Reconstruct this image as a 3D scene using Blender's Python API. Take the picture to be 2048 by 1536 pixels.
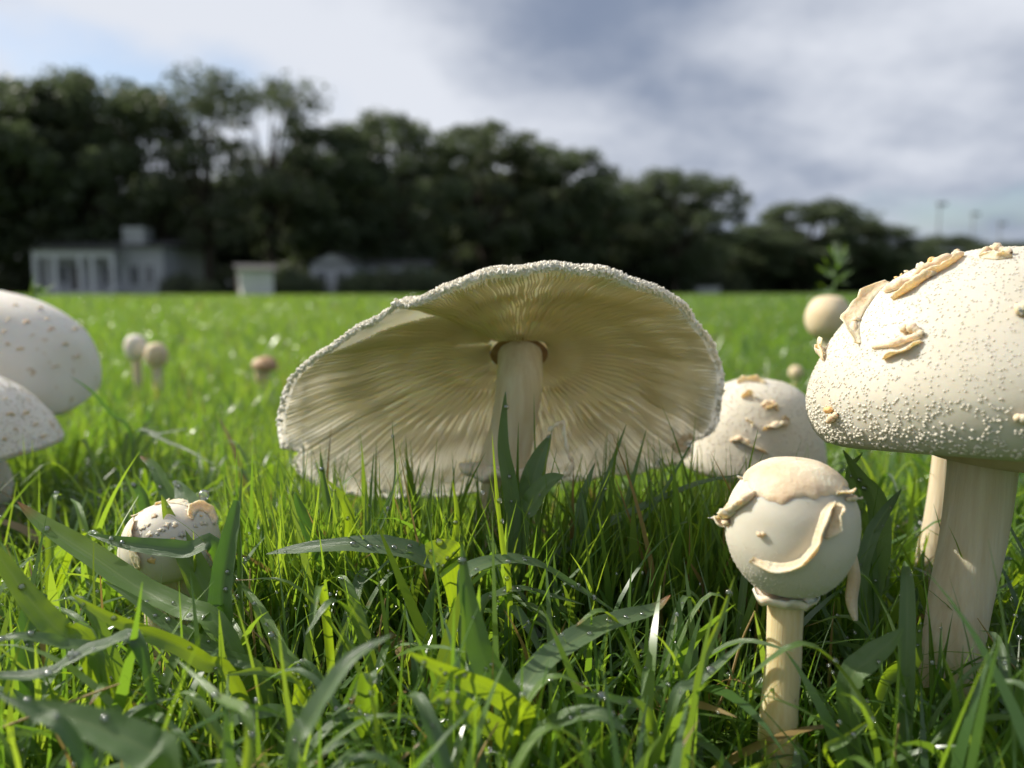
import bpy, math, random
import numpy as np
from mathutils import Vector, Matrix
from mathutils.bvhtree import BVHTree

random.seed(7); RNG = np.random.default_rng(7)
for o in list(bpy.data.objects): bpy.data.objects.remove(o)
scene = bpy.context.scene
COL = scene.collection

# ------------------------------------------------------------------ camera
CAM_H, PITCH, FPX = 0.15, math.radians(6.8), 1538.0
cam_data = bpy.data.cameras.new("camera")
cam = bpy.data.objects.new("camera", cam_data); COL.objects.link(cam)
cam.location = (0, 0, CAM_H)
cam.rotation_euler = (math.pi/2 - PITCH, 0, 0)
cam_data.sensor_width = 36.0
cam_data.lens = 36.0*FPX/2048
cam_data.clip_start = 0.01; cam_data.clip_end = 3000
cam_data.dof.use_dof = True
cam_data.dof.focus_distance = 0.272
cam_data.dof.aperture_fstop = 7.2
scene.camera = cam

# ------------------------------------------------------------------ light
SUN_EL = math.radians(40); SUN_AZ = math.radians(-70)     # azimuth clockwise from +Y
SUN = Vector((math.sin(SUN_AZ)*math.cos(SUN_EL), math.cos(SUN_AZ)*math.cos(SUN_EL), math.sin(SUN_EL)))
sl = bpy.data.lights.new("sun", 'SUN'); sl.energy = 4.4; sl.angle = math.radians(0.5); sl.color = (1, .94, .84)
so = bpy.data.objects.new("sun", sl); COL.objects.link(so)
so.rotation_euler = (-SUN).to_track_quat('-Z', 'Y').to_euler(); so.location = SUN*20

world = bpy.data.worlds.new("World"); scene.world = world; world.use_nodes = True
def build_world():
    nt = world.node_tree; N = nt.nodes; L = nt.links; N.clear()
    out = N.new('ShaderNodeOutputWorld'); bg = N.new('ShaderNodeBackground'); bg.inputs[1].default_value = 0.1
    sky = N.new('ShaderNodeTexSky'); sky.sky_type = 'NISHITA'; sky.sun_disc = False
    sky.sun_elevation = SUN_EL; sky.sun_rotation = SUN_AZ % (2*math.pi); sky.air_density = 1.0; sky.dust_density = 1.5
    tc = N.new('ShaderNodeTexCoord'); sep = N.new('ShaderNodeSeparateXYZ'); L.new(tc.outputs['Generated'], sep.inputs[0])
    def math_(op, a, b=None):
        n = N.new('ShaderNodeMath'); n.operation = op
        for i, v in enumerate((a, b)):
            if v is None: continue
            if hasattr(v, 'links'): L.new(v, n.inputs[i])
            else: n.inputs[i].default_value = v
        return n.outputs[0]
    z = math_('ADD', math_('ABSOLUTE', sep.outputs[2]), 0.32)
    cx = math_('DIVIDE', sep.outputs[0], z); cy = math_('DIVIDE', sep.outputs[1], z)
    comb = N.new('ShaderNodeCombineXYZ'); L.new(cx, comb.inputs[0]); L.new(cy, comb.inputs[1]); comb.inputs[2].default_value = 3.7
    def noise(scale, det, rough, off):
        m = N.new('ShaderNodeMapping'); m.inputs['Location'].default_value = off; L.new(comb.outputs[0], m.inputs[0])
        n = N.new('ShaderNodeTexNoise'); n.inputs['Scale'].default_value = scale; n.inputs['Detail'].default_value = det
        n.inputs['Roughness'].default_value = rough; L.new(m.outputs[0], n.inputs[0]); return n.outputs['Fac']
    def ramp(v, a, b, ca=(0,0,0,1), cb=(1,1,1,1)):
        r = N.new('ShaderNodeValToRGB'); r.color_ramp.elements[0].position = a; r.color_ramp.elements[1].position = b
        r.color_ramp.elements[0].color = ca; r.color_ramp.elements[1].color = cb; r.color_ramp.interpolation = 'EASE'
        L.new(v, r.inputs[0]); return r.outputs[0]
    mask = ramp(noise(1.25, 7, .52, (4.6, 5.3, 0)), .24, .44)
    # the clouds glow towards the sun (forward scattering) and are greyer away from it
    dot = N.new('ShaderNodeVectorMath'); dot.operation = 'DOT_PRODUCT'; L.new(tc.outputs['Generated'], dot.inputs[0]); dot.inputs[1].default_value = SUN
    glow = math_('MULTIPLY_ADD', dot.outputs['Value'], 0.22); glow.node.inputs[2].default_value = 0.0
    bright = math_('ADD', noise(1.35, 7, .55, (5.1, 1.9, 2)), glow)
    cloud = ramp(bright, .36, .74, (1.75, 2.15, 3.0, 1), (5.6, 5.85, 6.4, 1))
    mix = N.new('ShaderNodeMix'); mix.data_type = 'RGBA'
    L.new(mask, mix.inputs[0]); L.new(sky.outputs[0], mix.inputs[6]); L.new(cloud, mix.inputs[7])
    L.new(mix.outputs[2], bg.inputs[0]); L.new(bg.outputs[0], out.inputs[0])
build_world()

vs = scene.view_settings
vs.view_transform = 'Standard'; vs.look = 'None'; vs.gamma = 1; vs.exposure = 0.46; vs.use_curve_mapping = False
scene.render.engine = 'CYCLES'
cy = scene.cycles
cy.max_bounces = 18; cy.diffuse_bounces = 14; cy.glossy_bounces = 3; cy.transmission_bounces = 6; cy.transparent_max_bounces = 24
cy.caustics_reflective = False; cy.caustics_refractive = False; cy.sample_clamp_indirect = 6; cy.use_denoising = True

# ------------------------------------------------------------------ helpers
FWD = Vector((0, math.cos(PITCH), -math.sin(PITCH))); UPV = Vector((0, math.sin(PITCH), math.cos(PITCH)))
CAMP = Vector((0, 0, CAM_H))
def ray(px, py): return FWD + Vector((1, 0, 0))*((px-1024)/FPX) + UPV*((768-py)/FPX)
def at(px, py, Y):
    d = ray(px, py); return CAMP + d*(Y/d.y)
def ground_y(py):
    d = ray(1024, py); return d.y*CAM_H/-d.z

def tag(o, label=None, cat=None, group=None, kind=None):
    if label: o["label"] = label
    if cat: o["category"] = cat
    if group: o["group"] = group
    if kind: o["kind"] = kind
    return o
def empty(name, loc, label=None, cat=None, group=None, rz=0):
    o = bpy.data.objects.new(name, None); COL.objects.link(o); o.location = loc; o.rotation_euler = (0, 0, rz)
    o.empty_display_size = .01
    return tag(o, label, cat, group)
def obj(name, me, mat, parent=None, world=True):
    """link a mesh; world=True: the mesh is in world coordinates and is moved into its parent's space"""
    o = bpy.data.objects.new(name, me); COL.objects.link(o)
    if mat is not None and not me.materials: me.materials.append(mat)
    if parent is not None:
        o.parent = parent
        if world:
            p = parent; M = Matrix.Identity(4)
            while p is not None: M = p.matrix_basis @ M; p = p.parent
            me.transform(M.inverted())
    return o
def mesh_np(name, V, Q, smooth=True, attrs=None):
    V = np.asarray(V, np.float32).reshape(-1, 3); Q = np.asarray(Q, np.int32)
    me = bpy.data.meshes.new(name); k = Q.shape[1]; n = Q.shape[0]
    me.vertices.add(len(V)); me.vertices.foreach_set('co', V.ravel())
    me.loops.add(n*k); me.loops.foreach_set('vertex_index', Q.ravel())
    me.polygons.add(n); me.polygons.foreach_set('loop_start', np.arange(0, n*k, k, dtype=np.int32))
    me.update(calc_edges=True); me.validate()
    me.polygons.foreach_set('use_smooth', np.full(len(me.polygons), smooth))
    for a, v in (attrs or {}).items():
        at_ = me.attributes.new(a, 'FLOAT', 'POINT'); at_.data.foreach_set('value', np.asarray(v, np.float32).ravel())
    return me
def pymesh(name, V, F, smooth=True):
    me = bpy.data.meshes.new(name); me.from_pydata([tuple(v) for v in V], [], F); me.update()
    for p in me.polygons: p.use_smooth = smooth
    return me
def grid_quads(nu, nv, closed_u=False):
    """vertices indexed [u*nv+v]"""
    U = nu if closed_u else nu-1
    u, v = np.meshgrid(np.arange(U), np.arange(nv-1), indexing='ij'); u2 = (u+1) % nu
    return np.stack([u*nv+v, u2*nv+v, u2*nv+v+1, u*nv+v+1], -1).reshape(-1, 4)
def catmull(P, n):
    P = [np.asarray(p, float) for p in P]; P = [2*P[0]-P[1]] + P + [2*P[-1]-P[-2]]
    out = []; m = len(P)-3
    for t in np.linspace(0, m-1e-6, n):
        i = int(t); f = t-i; a, b, c, d = P[i:i+4]
        out.append(.5*((2*b)+(c-a)*f+(2*a-5*b+4*c-d)*f*f+(3*b-a-3*c+d)*f**3))
    return np.array(out)
def wob(x, y, z, s=1.0, k=0.0):
    """cheap smooth pseudo noise, about -1..1"""
    return (np.sin(x*s*1.7+1.3+k)+np.sin(y*s*2.1+z*s*1.1+4.1+k*2)+np.sin(z*s*1.9-x*s*1.3+k*3)+np.sin((x+y)*s*3.3+.7+k)*.6)/3.0
def nrm(v): return v/np.maximum(np.linalg.norm(v, axis=-1, keepdims=True), 1e-12)
def joinVQ(parts):
    Vs, Qs, n = [], [], 0
    for V, Q in parts: Vs.append(np.asarray(V).reshape(-1, 3)); Qs.append(np.asarray(Q)+n); n += len(Vs[-1])
    return np.concatenate(Vs), np.concatenate(Qs)
def bvh_of(me): return BVHTree.FromPolygons([v.co[:] for v in me.vertices], [p.vertices[:] for p in me.polygons])
def box_vq(x0, x1, y0, y1, z0, z1):
    V = np.array([(x, y, z) for x in (x0, x1) for y in (y0, y1) for z in (z0, z1)], float)
    Q = np.array([(0,1,3,2),(4,6,7,5),(0,4,5,1),(2,3,7,6),(0,2,6,4),(1,5,7,3)]); return V, Q
def boxes(name, bs, mat, parent=None):
    V, Q = joinVQ([box_vq(*b) for b in bs]); me = mesh_np(name, V, Q, smooth=False); return obj(name, me, mat, parent)

# ------------------------------------------------------------------ materials
class NB:
    def __init__(s, name):
        s.m = bpy.data.materials.new(name); s.m.use_nodes = True; s.nt = s.m.node_tree; s.N = s.nt.nodes; s.L = s.nt.links
        s.N.clear(); s.out = s.N.new('ShaderNodeOutputMaterial')
    def node(s, t, **kw):
        n = s.N.new(t)
        for k, v in kw.items(): setattr(n, k, v)
        return n
    def link(s, a, b): s.L.new(a, b)
    def setin(s, n, i, v):
        if hasattr(v, 'links'): s.L.new(v, n.inputs[i])
        else:
            if isinstance(v, tuple) and len(v) == 3 and n.inputs[i].type == 'RGBA': v = (*v, 1)
            n.inputs[i].default_value = v
    def coord(s, scale=(1, 1, 1), kind='Object'):
        tc = s.node('ShaderNodeTexCoord'); mp = s.node('ShaderNodeMapping'); mp.inputs['Scale'].default_value = scale
        s.link(tc.outputs[kind], mp.inputs[0]); return mp.outputs[0]
    def noise(s, scale, detail=3, rough=.5, vec=None):
        n = s.node('ShaderNodeTexNoise'); n.inputs['Scale'].default_value = scale; n.inputs['Detail'].default_value = detail
        n.inputs['Roughness'].default_value = rough
        s.link(vec if vec is not None else s.coord(), n.inputs[0]); return n.outputs['Fac']
    def attr(s, name): n = s.node('ShaderNodeAttribute', attribute_name=name); return n.outputs['Fac']
    def math(s, op, a, b=0.5, c=None):
        n = s.node('ShaderNodeMath', operation=op); s.setin(n, 0, a); s.setin(n, 1, b)
        if c is not None: s.setin(n, 2, c)
        return n.outputs[0]
    def mix(s, f, a, b, mode='MIX'):
        n = s.node('ShaderNodeMix', data_type='RGBA', blend_type=mode); s.setin(n, 0, f); s.setin(n, 6, a); s.setin(n, 7, b); return n.outputs[2]
    def ramp(s, v, *stops):
        r = s.node('ShaderNodeValToRGB'); e = r.color_ramp.elements
        while len(e) < len(stops): e.new(.5)
        for el, (p, c) in zip(e, stops):
            el.position = p; el.color = (*c, 1) if isinstance(c, tuple) else (c, c, c, 1)
        s.link(v, r.inputs[0]); return r.outputs[0]
    def bump(s, h, strength, dist):
        b = s.node('ShaderNodeBump'); b.inputs['Strength'].default_value = strength; b.inputs['Distance'].default_value = dist
        s.link(h, b.inputs['Height']); return b.outputs[0]
    def principled(s, base, rough=.6, spec=.4, sss=0, sss_r=(1, .6, .3), sss_s=.004, normal=None, trans=0, ior=1.45, metal=0):
        p = s.node('ShaderNodeBsdfPrincipled'); s.setin(p, 'Base Color', base); s.setin(p, 'Roughness', rough)
        p.inputs['Specular IOR Level'].default_value = spec; p.inputs['IOR'].default_value = ior; p.inputs['Metallic'].default_value = metal
        if sss:
            p.inputs['Subsurface Weight'].default_value = sss; p.inputs['Subsurface Radius'].default_value = sss_r
            p.inputs['Subsurface Scale'].default_value = sss_s
        if trans: p.inputs['Transmission Weight'].default_value = trans
        if normal is not None: s.link(normal, p.inputs['Normal'])
        return p.outputs[0]
    def translucent(s, c, sh, fac):
        t = s.node('ShaderNodeBsdfTranslucent'); s.setin(t, 0, c); m = s.node('ShaderNodeMixShader'); s.setin(m, 0, fac)
        s.link(sh, m.inputs[1]); s.link(t.outputs[0], m.inputs[2]); return m.outputs[0]
    def done(s, sh): s.link(sh, s.out.inputs[0]); return s.m

def m_flesh(name, c1, c2, nscale=60, bump=.25, bdist=.0006, bscale=900, stretch=(1, 1, 1), rough=.62, sss=.8, scale=.004, spots=None, rad=(1, .72, .45)):
    b = NB(name); n = b.noise(nscale, 5, .55, b.coord(stretch)); col = b.ramp(n, (.32, c1), (.68, c2))
    if spots:
        sc, th, cs = spots; n2 = b.noise(sc, 2, .5); col = b.mix(b.ramp(n2, (th, 0.0), (th+.06, 1.0)), col, cs)
    nb = b.noise(bscale, 3, .6, b.coord(stretch))
    return b.done(b.principled(col, rough, .35, sss, rad, scale, b.bump(nb, bump, bdist)))
M = {}
M['cap'] = m_flesh('cap_white', (.60, .548, .432), (.66, .612, .505), 45, .14, .0004, 900)
M['cap_cool'] = m_flesh('cap_pale', (.74, .68, .57), (.80, .75, .66), 40, .3, .0005, 500, spots=(120, .64, (.62, .50, .34)))
M['central_cap'] = m_flesh('cap_flesh', (.95, .92, .83), (.96, .94, .87), 30, .3, .0005, 700, scale=.011, sss=1.0, rad=(1, .87, .68))
M['wart'] = m_flesh('wart_white', (.80, .74, .60), (.85, .80, .69), 200, .2, .0003, 1500, sss=0)
M['fuzz'] = m_flesh('fuzz_cream', (.64, .585, .46), (.70, .65, .54), 200, .1, .0002, 1500, sss=0)
M['stem'] = m_flesh('stem_cream', (.62, .51, .33), (.74, .66, .49), 22, .6, .0006, 70, (14, 14, .6), scale=.003)
M['stem_yellow'] = m_flesh('stem_yellow', (.63, .48, .23), (.75, .65, .42), 22, .6, .0006, 70, (13, 13, .6), scale=.003)
M['ring'] = m_flesh('ring_pale', (.72, .60, .44), (.86, .78, .64), 120, .4, .0006, 400, scale=.002)
M['veil'] = m_flesh('veil_tan', (.45, .34, .20), (.58, .46, .29), 90, .3, .0005, 300, scale=.0015, sss=.5)
M['scale'] = m_flesh('scale_tan', (.68, .52, .33), (.75, .63, .46), 150, .8, .0007, 700, scale=.0018)
M['skin_tan'] = m_flesh('skin_tan', (.78, .69, .50), (.60, .41, .25), 75, .8, .0010, 200, scale=.003)
M['scale_orange'] = m_flesh('scale_orange', (.66, .38, .14), (.78, .52, .24), 300, .3, .0004, 900, scale=.001)
M['brown_cap'] = m_flesh('cap_brown', (.30, .16, .08), (.55, .36, .20), 60, .4, .0006, 400, sss=.4, scale=.002)
M['tan_cap'] = m_flesh('cap_tan', (.66, .52, .32), (.76, .64, .44), 70, .4, .0006, 400, scale=.002)
M['shade_collar'] = m_flesh('shade_collar_russet', (.22, .11, .05), (.36, .21, .10), 150, .3, .0004, 500, sss=0)

def m_gill():
    b = NB('gill'); n = b.noise(55, 4, .5); col = b.ramp(n, (.3, (.92, .84, .62)), (.7, (.95, .89, .72)))
    sh = b.translucent((.98, .90, .70), b.principled(col, .55, .3, normal=b.bump(b.noise(500, 3), .2, .0004)), .72)
    tp = b.node('ShaderNodeBsdfTransparent'); tp.inputs[0].default_value = (1, .97, .90, 1); m = b.node('ShaderNodeMixShader'); m.inputs[0].default_value = .42; b.link(sh, m.inputs[1]); b.link(tp.outputs[0], m.inputs[2])
    return b.done(m.outputs[0])
M['gill'] = m_gill()

def m_grass(name, stops, trans_c, tf=.5, rough=.27, spec=.95, veins=False):
    b = NB(name); r = b.attr('rnd'); t = b.attr('t'); col = b.ramp(r, *stops)
    col = b.mix(b.math('MULTIPLY', b.noise(120, 2), .35), col, b.mix(.5, col, (.16, .17, .05)))
    tr = b.mix(r, trans_c[0], trans_c[1]); nrm_ = None
    if veins:
        cx = b.node('ShaderNodeCombineXYZ'); b.link(b.math('MULTIPLY', b.attr('u'), 34.0), cx.inputs[0]); b.link(b.math('MULTIPLY', t, 2.5), cx.inputs[1]); b.link(b.math('MULTIPLY', r, 50.0), cx.inputs[2])
        vn = b.noise(1.0, 2, .5, cx.outputs[0]); vv = b.ramp(vn, (.38, 0.0), (.62, 1.0))
        col = b.mix(b.math('MULTIPLY', vv, .8), col, b.mix(.6, col, (.24, .30, .16)))
        tr = b.mix(b.math('MULTIPLY', vv, .3), tr, (.10, .22, .01))
        mid = b.ramp(b.math('ABSOLUTE', b.attr('u')), (.02, 1.0), (.09, 0.0)); col = b.mix(b.math('MULTIPLY', mid, .5), col, (.24, .30, .12))
        nrm_ = b.bump(vn, .35, .0006)
        spot = b.ramp(b.noise(160, 3, .6), (.70, 0.0), (.76, 1.0)); col = b.mix(b.math('MULTIPLY', spot, .5), col, (.30, .24, .08))
        dry = b.attr('dry'); edge = b.math('MULTIPLY', b.ramp(t, (.86, 0.0), (.99, 1.0)), dry)
        col = b.mix(edge, col, (.36, .16, .06)); tr = b.mix(edge, tr, (.30, .12, .03))
    else:
        dry = b.ramp(b.math('MULTIPLY', r, 1.0), (.965, 0.0), (.972, 1.0))
        col = b.mix(dry, col, (.34, .24, .10)); tr = b.mix(dry, tr, (.32, .22, .06))
    return b.done(b.translucent(tr, b.principled(col, rough, spec, normal=nrm_), tf))
GS = ((.0, (.045, .110, .032)), (.45, (.075, .160, .042)), (.95, (.13, .225, .055)))
M['grass'] = m_grass('grass', GS, ((.18, .38, .025), (.46, .62, .04)))
M['leaf'] = m_grass('leaf_blade', ((.0, (.12, .195, .105)), (.6, (.09, .18, .05)), (1., (.13, .25, .035))), ((.12, .28, .014), (.52, .70, .016)), .45, .30, .6, True)

def m_dew():
    b = NB('dew'); g = b.node('ShaderNodeBsdfGlossy'); g.inputs['Roughness'].default_value = .12; tr = b.node('ShaderNodeBsdfTransparent'); rf = b.node('ShaderNodeBsdfRefraction'); rf.inputs['IOR'].default_value = 1.33; rf.inputs['Roughness'].default_value = .0
    m1 = b.node('ShaderNodeMixShader'); m1.inputs[0].default_value = .12; b.link(tr.outputs[0], m1.inputs[1]); b.link(rf.outputs[0], m1.inputs[2])
    lw = b.node('ShaderNodeLayerWeight'); lw.inputs[0].default_value = .35; f = b.math('MULTIPLY_ADD', lw.outputs['Fresnel'], .7, .16)
    m2 = b.node('ShaderNodeMixShader'); b.link(f, m2.inputs[0]); b.link(m1.outputs[0], m2.inputs[1]); b.link(g.outputs[0], m2.inputs[2]); return b.done(m2.outputs[0])
M['dew'] = m_dew()
def m_ground():
    b = NB('thatch'); n = b.noise(7, 5, .6); f = b.noise(260, 4, .6); col = b.ramp(n, (.35, (.070, .130, .024)), (.65, (.11, .180, .034)))
    col = b.mix(b.math('MULTIPLY', b.ramp(f, (.45, 0.0), (.6, 1.0)), .6), col, (.06, .045, .022))
    return b.done(b.principled(col, .9, .1, normal=b.bump(f, .8, .004)))
M['ground'] = m_ground()
def m_simple(name, c1, c2, scale=3, rough=.7, bs=30, bd=.01, stretch=(1, 1, 1), spec=.3):
    b = NB(name); n = b.noise(scale, 4, .6, b.coord(stretch)); return b.done(b.principled(b.ramp(n, (.3, c1), (.7, c2)), rough, spec, normal=b.bump(b.noise(bs, 3, .5, b.coord(stretch)), .4, bd)))
M['bark'] = m_simple('bark', (.035, .028, .02), (.075, .06, .045), 2, .9, 8, .05, (3, 3, .5))
def m_tree_leaf(name, stops):
    b = NB(name); r = b.attr('rnd'); return b.done(b.translucent((.13, .17, .07), b.principled(b.ramp(r, *stops), .45, .5), .38))
M['foliage'] = m_tree_leaf('foliage', ((0, (.06, .084, .052)), (.6, (.088, .112, .062)), (1, (.115, .13, .066))))
M['foliage2'] = m_tree_leaf('foliage_olive', ((0, (.064, .082, .054)), (.6, (.095, .108, .066)), (1, (.125, .128, .074))))
M['wall_grey'] = m_simple('siding_grey', (.38, .385, .40), (.46, .465, .48), 2, .7, 6, .01, (.3, .3, 6))
M['wall_white'] = m_simple('paint_white', (.68, .67, .64), (.76, .75, .72), 2, .7, 6, .01)
M['trim'] = m_simple('trim_white', (.55, .555, .57), (.63, .635, .65), 3, .6)
M['roof'] = m_simple('shingle', (.07, .07, .075), (.12, .115, .11), 4, .9, 12, .02)
M['door'] = m_simple('door_dark', (.05, .035, .03), (.08, .055, .045), 4, .6)
M['steel'] = m_simple('steel', (.25, .26, .28), (.33, .34, .36), 5, .5)
def m_glass_dark():
    b = NB('window_glass'); return b.done(b.principled((.02, .024, .03), .08, .6))
M['glass'] = m_glass_dark()

# ------------------------------------------------------------------ ground
def build_ground():
    rings = np.concatenate([[0.0], np.geomspace(.03, 900, 90)]); nseg = 96
    a = np.linspace(0, 2*np.pi, nseg, endpoint=False); A, R = np.meshgrid(a, rings, indexing='ij')
    X, Y = R*np.cos(A), R*np.sin(A); Z = .004*wob(X, Y, X*0, 14)*np.clip(R/.2, 0, 1)*np.exp(-R/6) + .0*R
    me = mesh_np('ground', np.stack([X, Y, Z], -1), grid_quads(nseg, len(rings), True)); me.flip_normals()
    tag(obj('ground', me, M['ground']), 'mown green lawn ground under the grass', kind='structure')
build_ground()

# ------------------------------------------------------------------ trees
def tube(path, rad, n=10, cap=True):
    P = np.asarray(path, float); rad = np.broadcast_to(np.asarray(rad, float), (len(P),)); T = nrm(np.gradient(P, axis=0))
    up = np.array([0, 0, 1.0]) if abs(T[0][2]) < .9 else np.array([1.0, 0, 0])
    V = []; a = np.linspace(0, 2*np.pi, n, endpoint=False)
    s = np.cross(up, T[0]); s /= np.linalg.norm(s)
    for p, t, r in zip(P, T, rad):
        s = s - t*np.dot(s, t); s /= np.linalg.norm(s); b = np.cross(t, s)
        V.append(p + r*(np.cos(a)[:, None]*s + np.sin(a)[:, None]*b))
    V = np.array(V)                                     # [path, n]
    m = len(P); Q = grid_quads(n, m, True)              # index u*m+v
    V = V.transpose(1, 0, 2).reshape(-1, 3); return V, Q
def make_tree_meshes(seed, h, rx, trunk_h, nclump, gap, dens=1.0):
    rng = np.random.default_rng(seed); parts = []; limbs = []
    parts.append(tube(catmull([(0, 0, -.2), (.1, 0, trunk_h*.5), (rng.normal(0, .3), rng.normal(0, .3), trunk_h), (rng.normal(0, .5), rng.normal(0, .5), h*.8)], 12), np.linspace(.42, .08, 12)*h/15, 9))
    cl = []
    for i in range(nclump):
        u = rng.random(); ang = rng.random()*2*np.pi; zz = trunk_h*.75+(h-trunk_h*.75)*u**.85
        prof = math.sqrt(max(.03, 1-((zz-(h+trunk_h*.6)/2-.4)/((h-trunk_h*.6)/2))**2))*(1+.22*math.sin(ang*3+zz*.9+seed))
        rr = rx*prof*rng.uniform(.45, 1.0); c = np.array([rr*math.cos(ang), rr*math.sin(ang), zz-rng.uniform(0, .4)]); cl.append(c)
        if i % 3 == 0:
            z0 = min(zz-.4, rng.uniform(trunk_h*.6, trunk_h*1.5)); m = np.array([c[0]*.4, c[1]*.4, (z0+zz)/2])
            parts.append(tube(catmull([(0, 0, z0), m, c], 6), np.linspace(.13, .03, 6)*h/15, 5))
    tv, tq = joinVQ(parts)
    # crown: small leaf faces in clumps
    L = []
    for c in cl:
        n = int(rng.uniform(110, 190)*dens); s = rng.uniform(.75, 1.35)*rx/5.5
        d = rng.normal(0, 1, (n, 3)); d /= np.linalg.norm(d, axis=1)[:, None]; d *= (rng.random(n)**.45)[:, None]*s*np.array([1.15, 1.15, .8])
        L.append(c+d)
    C = np.concatenate(L); C = C[C[:, 2] > .8]; n = len(C); sz = rng.uniform(.11, .24, n)[:, None]*gap
    d1 = nrm(rng.normal(0, 1, (n, 3))); d2 = nrm(np.cross(d1, rng.normal(0, 1, (n, 3))))
    V = np.stack([C-d1*sz, C+d2*sz*.6, C+d1*sz, C-d2*sz*.6], 1).reshape(-1, 3)
    Q = np.arange(n*4).reshape(-1, 4); rn = np.repeat(np.clip(rng.normal(.45, .25, n), 0, 1), 4)
    return mesh_np('trunk', tv, tq), mesh_np('crown', V, Q, smooth=False, attrs={'rnd': rn})
TREES = [make_tree_meshes(11, 15, 5.2, 4.5, 64, 1.0, .62), make_tree_meshes(12, 15, 6.0, 3.2, 150, 1.05),
         make_tree_meshes(13, 15, 5.6, 3.0, 165, 1.1), make_tree_meshes(14, 15, 4.6, 3.8, 95, 1.0)]
for k, (a, b) in enumerate(TREES): a.materials.append(M['bark']); b.materials.append(M['foliage2'] if k in (0, 3) else M['foliage'])
def tree(px, top, Y, var, wx, label, group, rz):
    base = at(px, 590, Y); h = (CAM_H + (CAM_H and 0)) ; zt = at(px, top, Y).z; s = zt/15.0
    e = empty('broadleaf_tree', (base.x, Y, 0), label, 'tree', group, rz)
    sx = wx/(1.0*[5.2, 6.0, 5.6, 4.6][var])
    tr = obj('trunk', TREES[var][0], None, e, False); cr = obj('crown', TREES[var][1], None, e, False)
    for o in (tr, cr): o.scale = (sx, sx, s)
FRONT = [ # px, top py, distance, variant, crown radius, what sets it apart
 (-60, 150, 56, 2, 6.5, 'tall dark tree at the start of the row, left of the grey porch house'),
 (90, 175, 57, 3, 5.2, 'dark tree standing over the roof of the grey porch house'),
 (215, 150, 58, 1, 5.6, 'tall dark tree behind the chimney gable of the grey porch house'),
 (335, 195, 58, 0, 4.6, 'thin crowned tree between the porch house and the white shed'),
 (420, 152, 57, 0, 5.0, 'lacy tree with sky showing through, trunk just left of the white shed'),
 (545, 160, 59, 0, 5.6, 'widest lacy tree with many sky gaps, between the white shed and the grey gabled house'),
 (660, 262, 62, 2, 5.0, 'dark bushy tree over the grey gabled house'),
 (800, 235, 66, 1, 6.0, 'broad round crowned tree just beyond the grey gabled house'),
 (975, 250, 72, 3, 6.2, 'dark tree with a narrow raised top, in the middle of the row'),
 (1110, 300, 78, 2, 6.6, 'full dark tree next along from the one with the narrow raised top'),
 (1225, 350, 84, 0, 5.0, 'small tree with a thin top near the far end of the row'),
 (1350, 342, 86, 1, 6.8, 'dome shaped tree with one bright sky hole, last of the tall row'),
 (1500, 455, 110, 2, 7.0, 'low dark tree in the dip between the domed tree and the far grove'),
 (1610, 405, 118, 1, 9.5, 'widest flat topped tree of the far grove'),
 (1730, 445, 122, 2, 8.0, 'far grove tree on the slope down towards the light poles'),
 (1890, 475, 150, 2, 8.5, 'small far tree under the light poles'),
 (2030, 485, 155, 1, 8.5, 'small far tree beyond the light poles'),
]
for i, (px, top, Y, v, wx, lab) in enumerate(FRONT): tree(px, top, Y, v, wx, lab, 'row of trees along the lawn edge', i*1.37)
BACK = [(-150, 230, 70), (20, 250, 71), (160, 240, 72), (290, 430, 72), (600, 420, 76), (720, 330, 80), (880, 330, 86), (1040, 350, 92), (1170, 385, 98), (1290, 400, 100), (1430, 470, 120), (1560, 480, 140), (1680, 490, 145), (1800, 500, 150), (1960, 515, 170), (490, 350, 82), (395, 365, 80)]
for i, (px, top, Y) in enumerate(BACK):
    tree(px, top, Y, (2, 1)[i % 2], 7.5*Y/85, 'dark tree of the second row filling in behind the front trees', 'second row of trees behind', i*2.1+.6)
# understorey bushes that close the foot of the wood
def bush_mesh(seed):
    rng = np.random.default_rng(seed); n = 4200; d = nrm(rng.normal(0, 1, (n, 3))); d *= (rng.random(n)**.4)[:, None]; d[:, 2] = np.abs(d[:, 2])
    d *= 1+.25*np.sin(d[:, :1]*7+seed)*np.cos(d[:, 1:2]*6); C = d*np.array([2.4, 1.8, 1.9]); s = rng.uniform(.06, .14, n)[:, None]
    a = nrm(rng.normal(0, 1, (n, 3))); b = nrm(np.cross(a, rng.normal(0, 1, (n, 3))))
    V = np.stack([C-a*s, C+b*s*.7, C+a*s, C-b*s*.7], 1).reshape(-1, 3)
    return mesh_np('bush', V, np.arange(n*4).reshape(-1, 4), False, {'rnd': np.repeat(rng.random(n), 4)})
BM = [bush_mesh(1), bush_mesh(2)]
for k, b in enumerate(BM): b.materials.append(M['foliage2' if k else 'foliage'])
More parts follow.
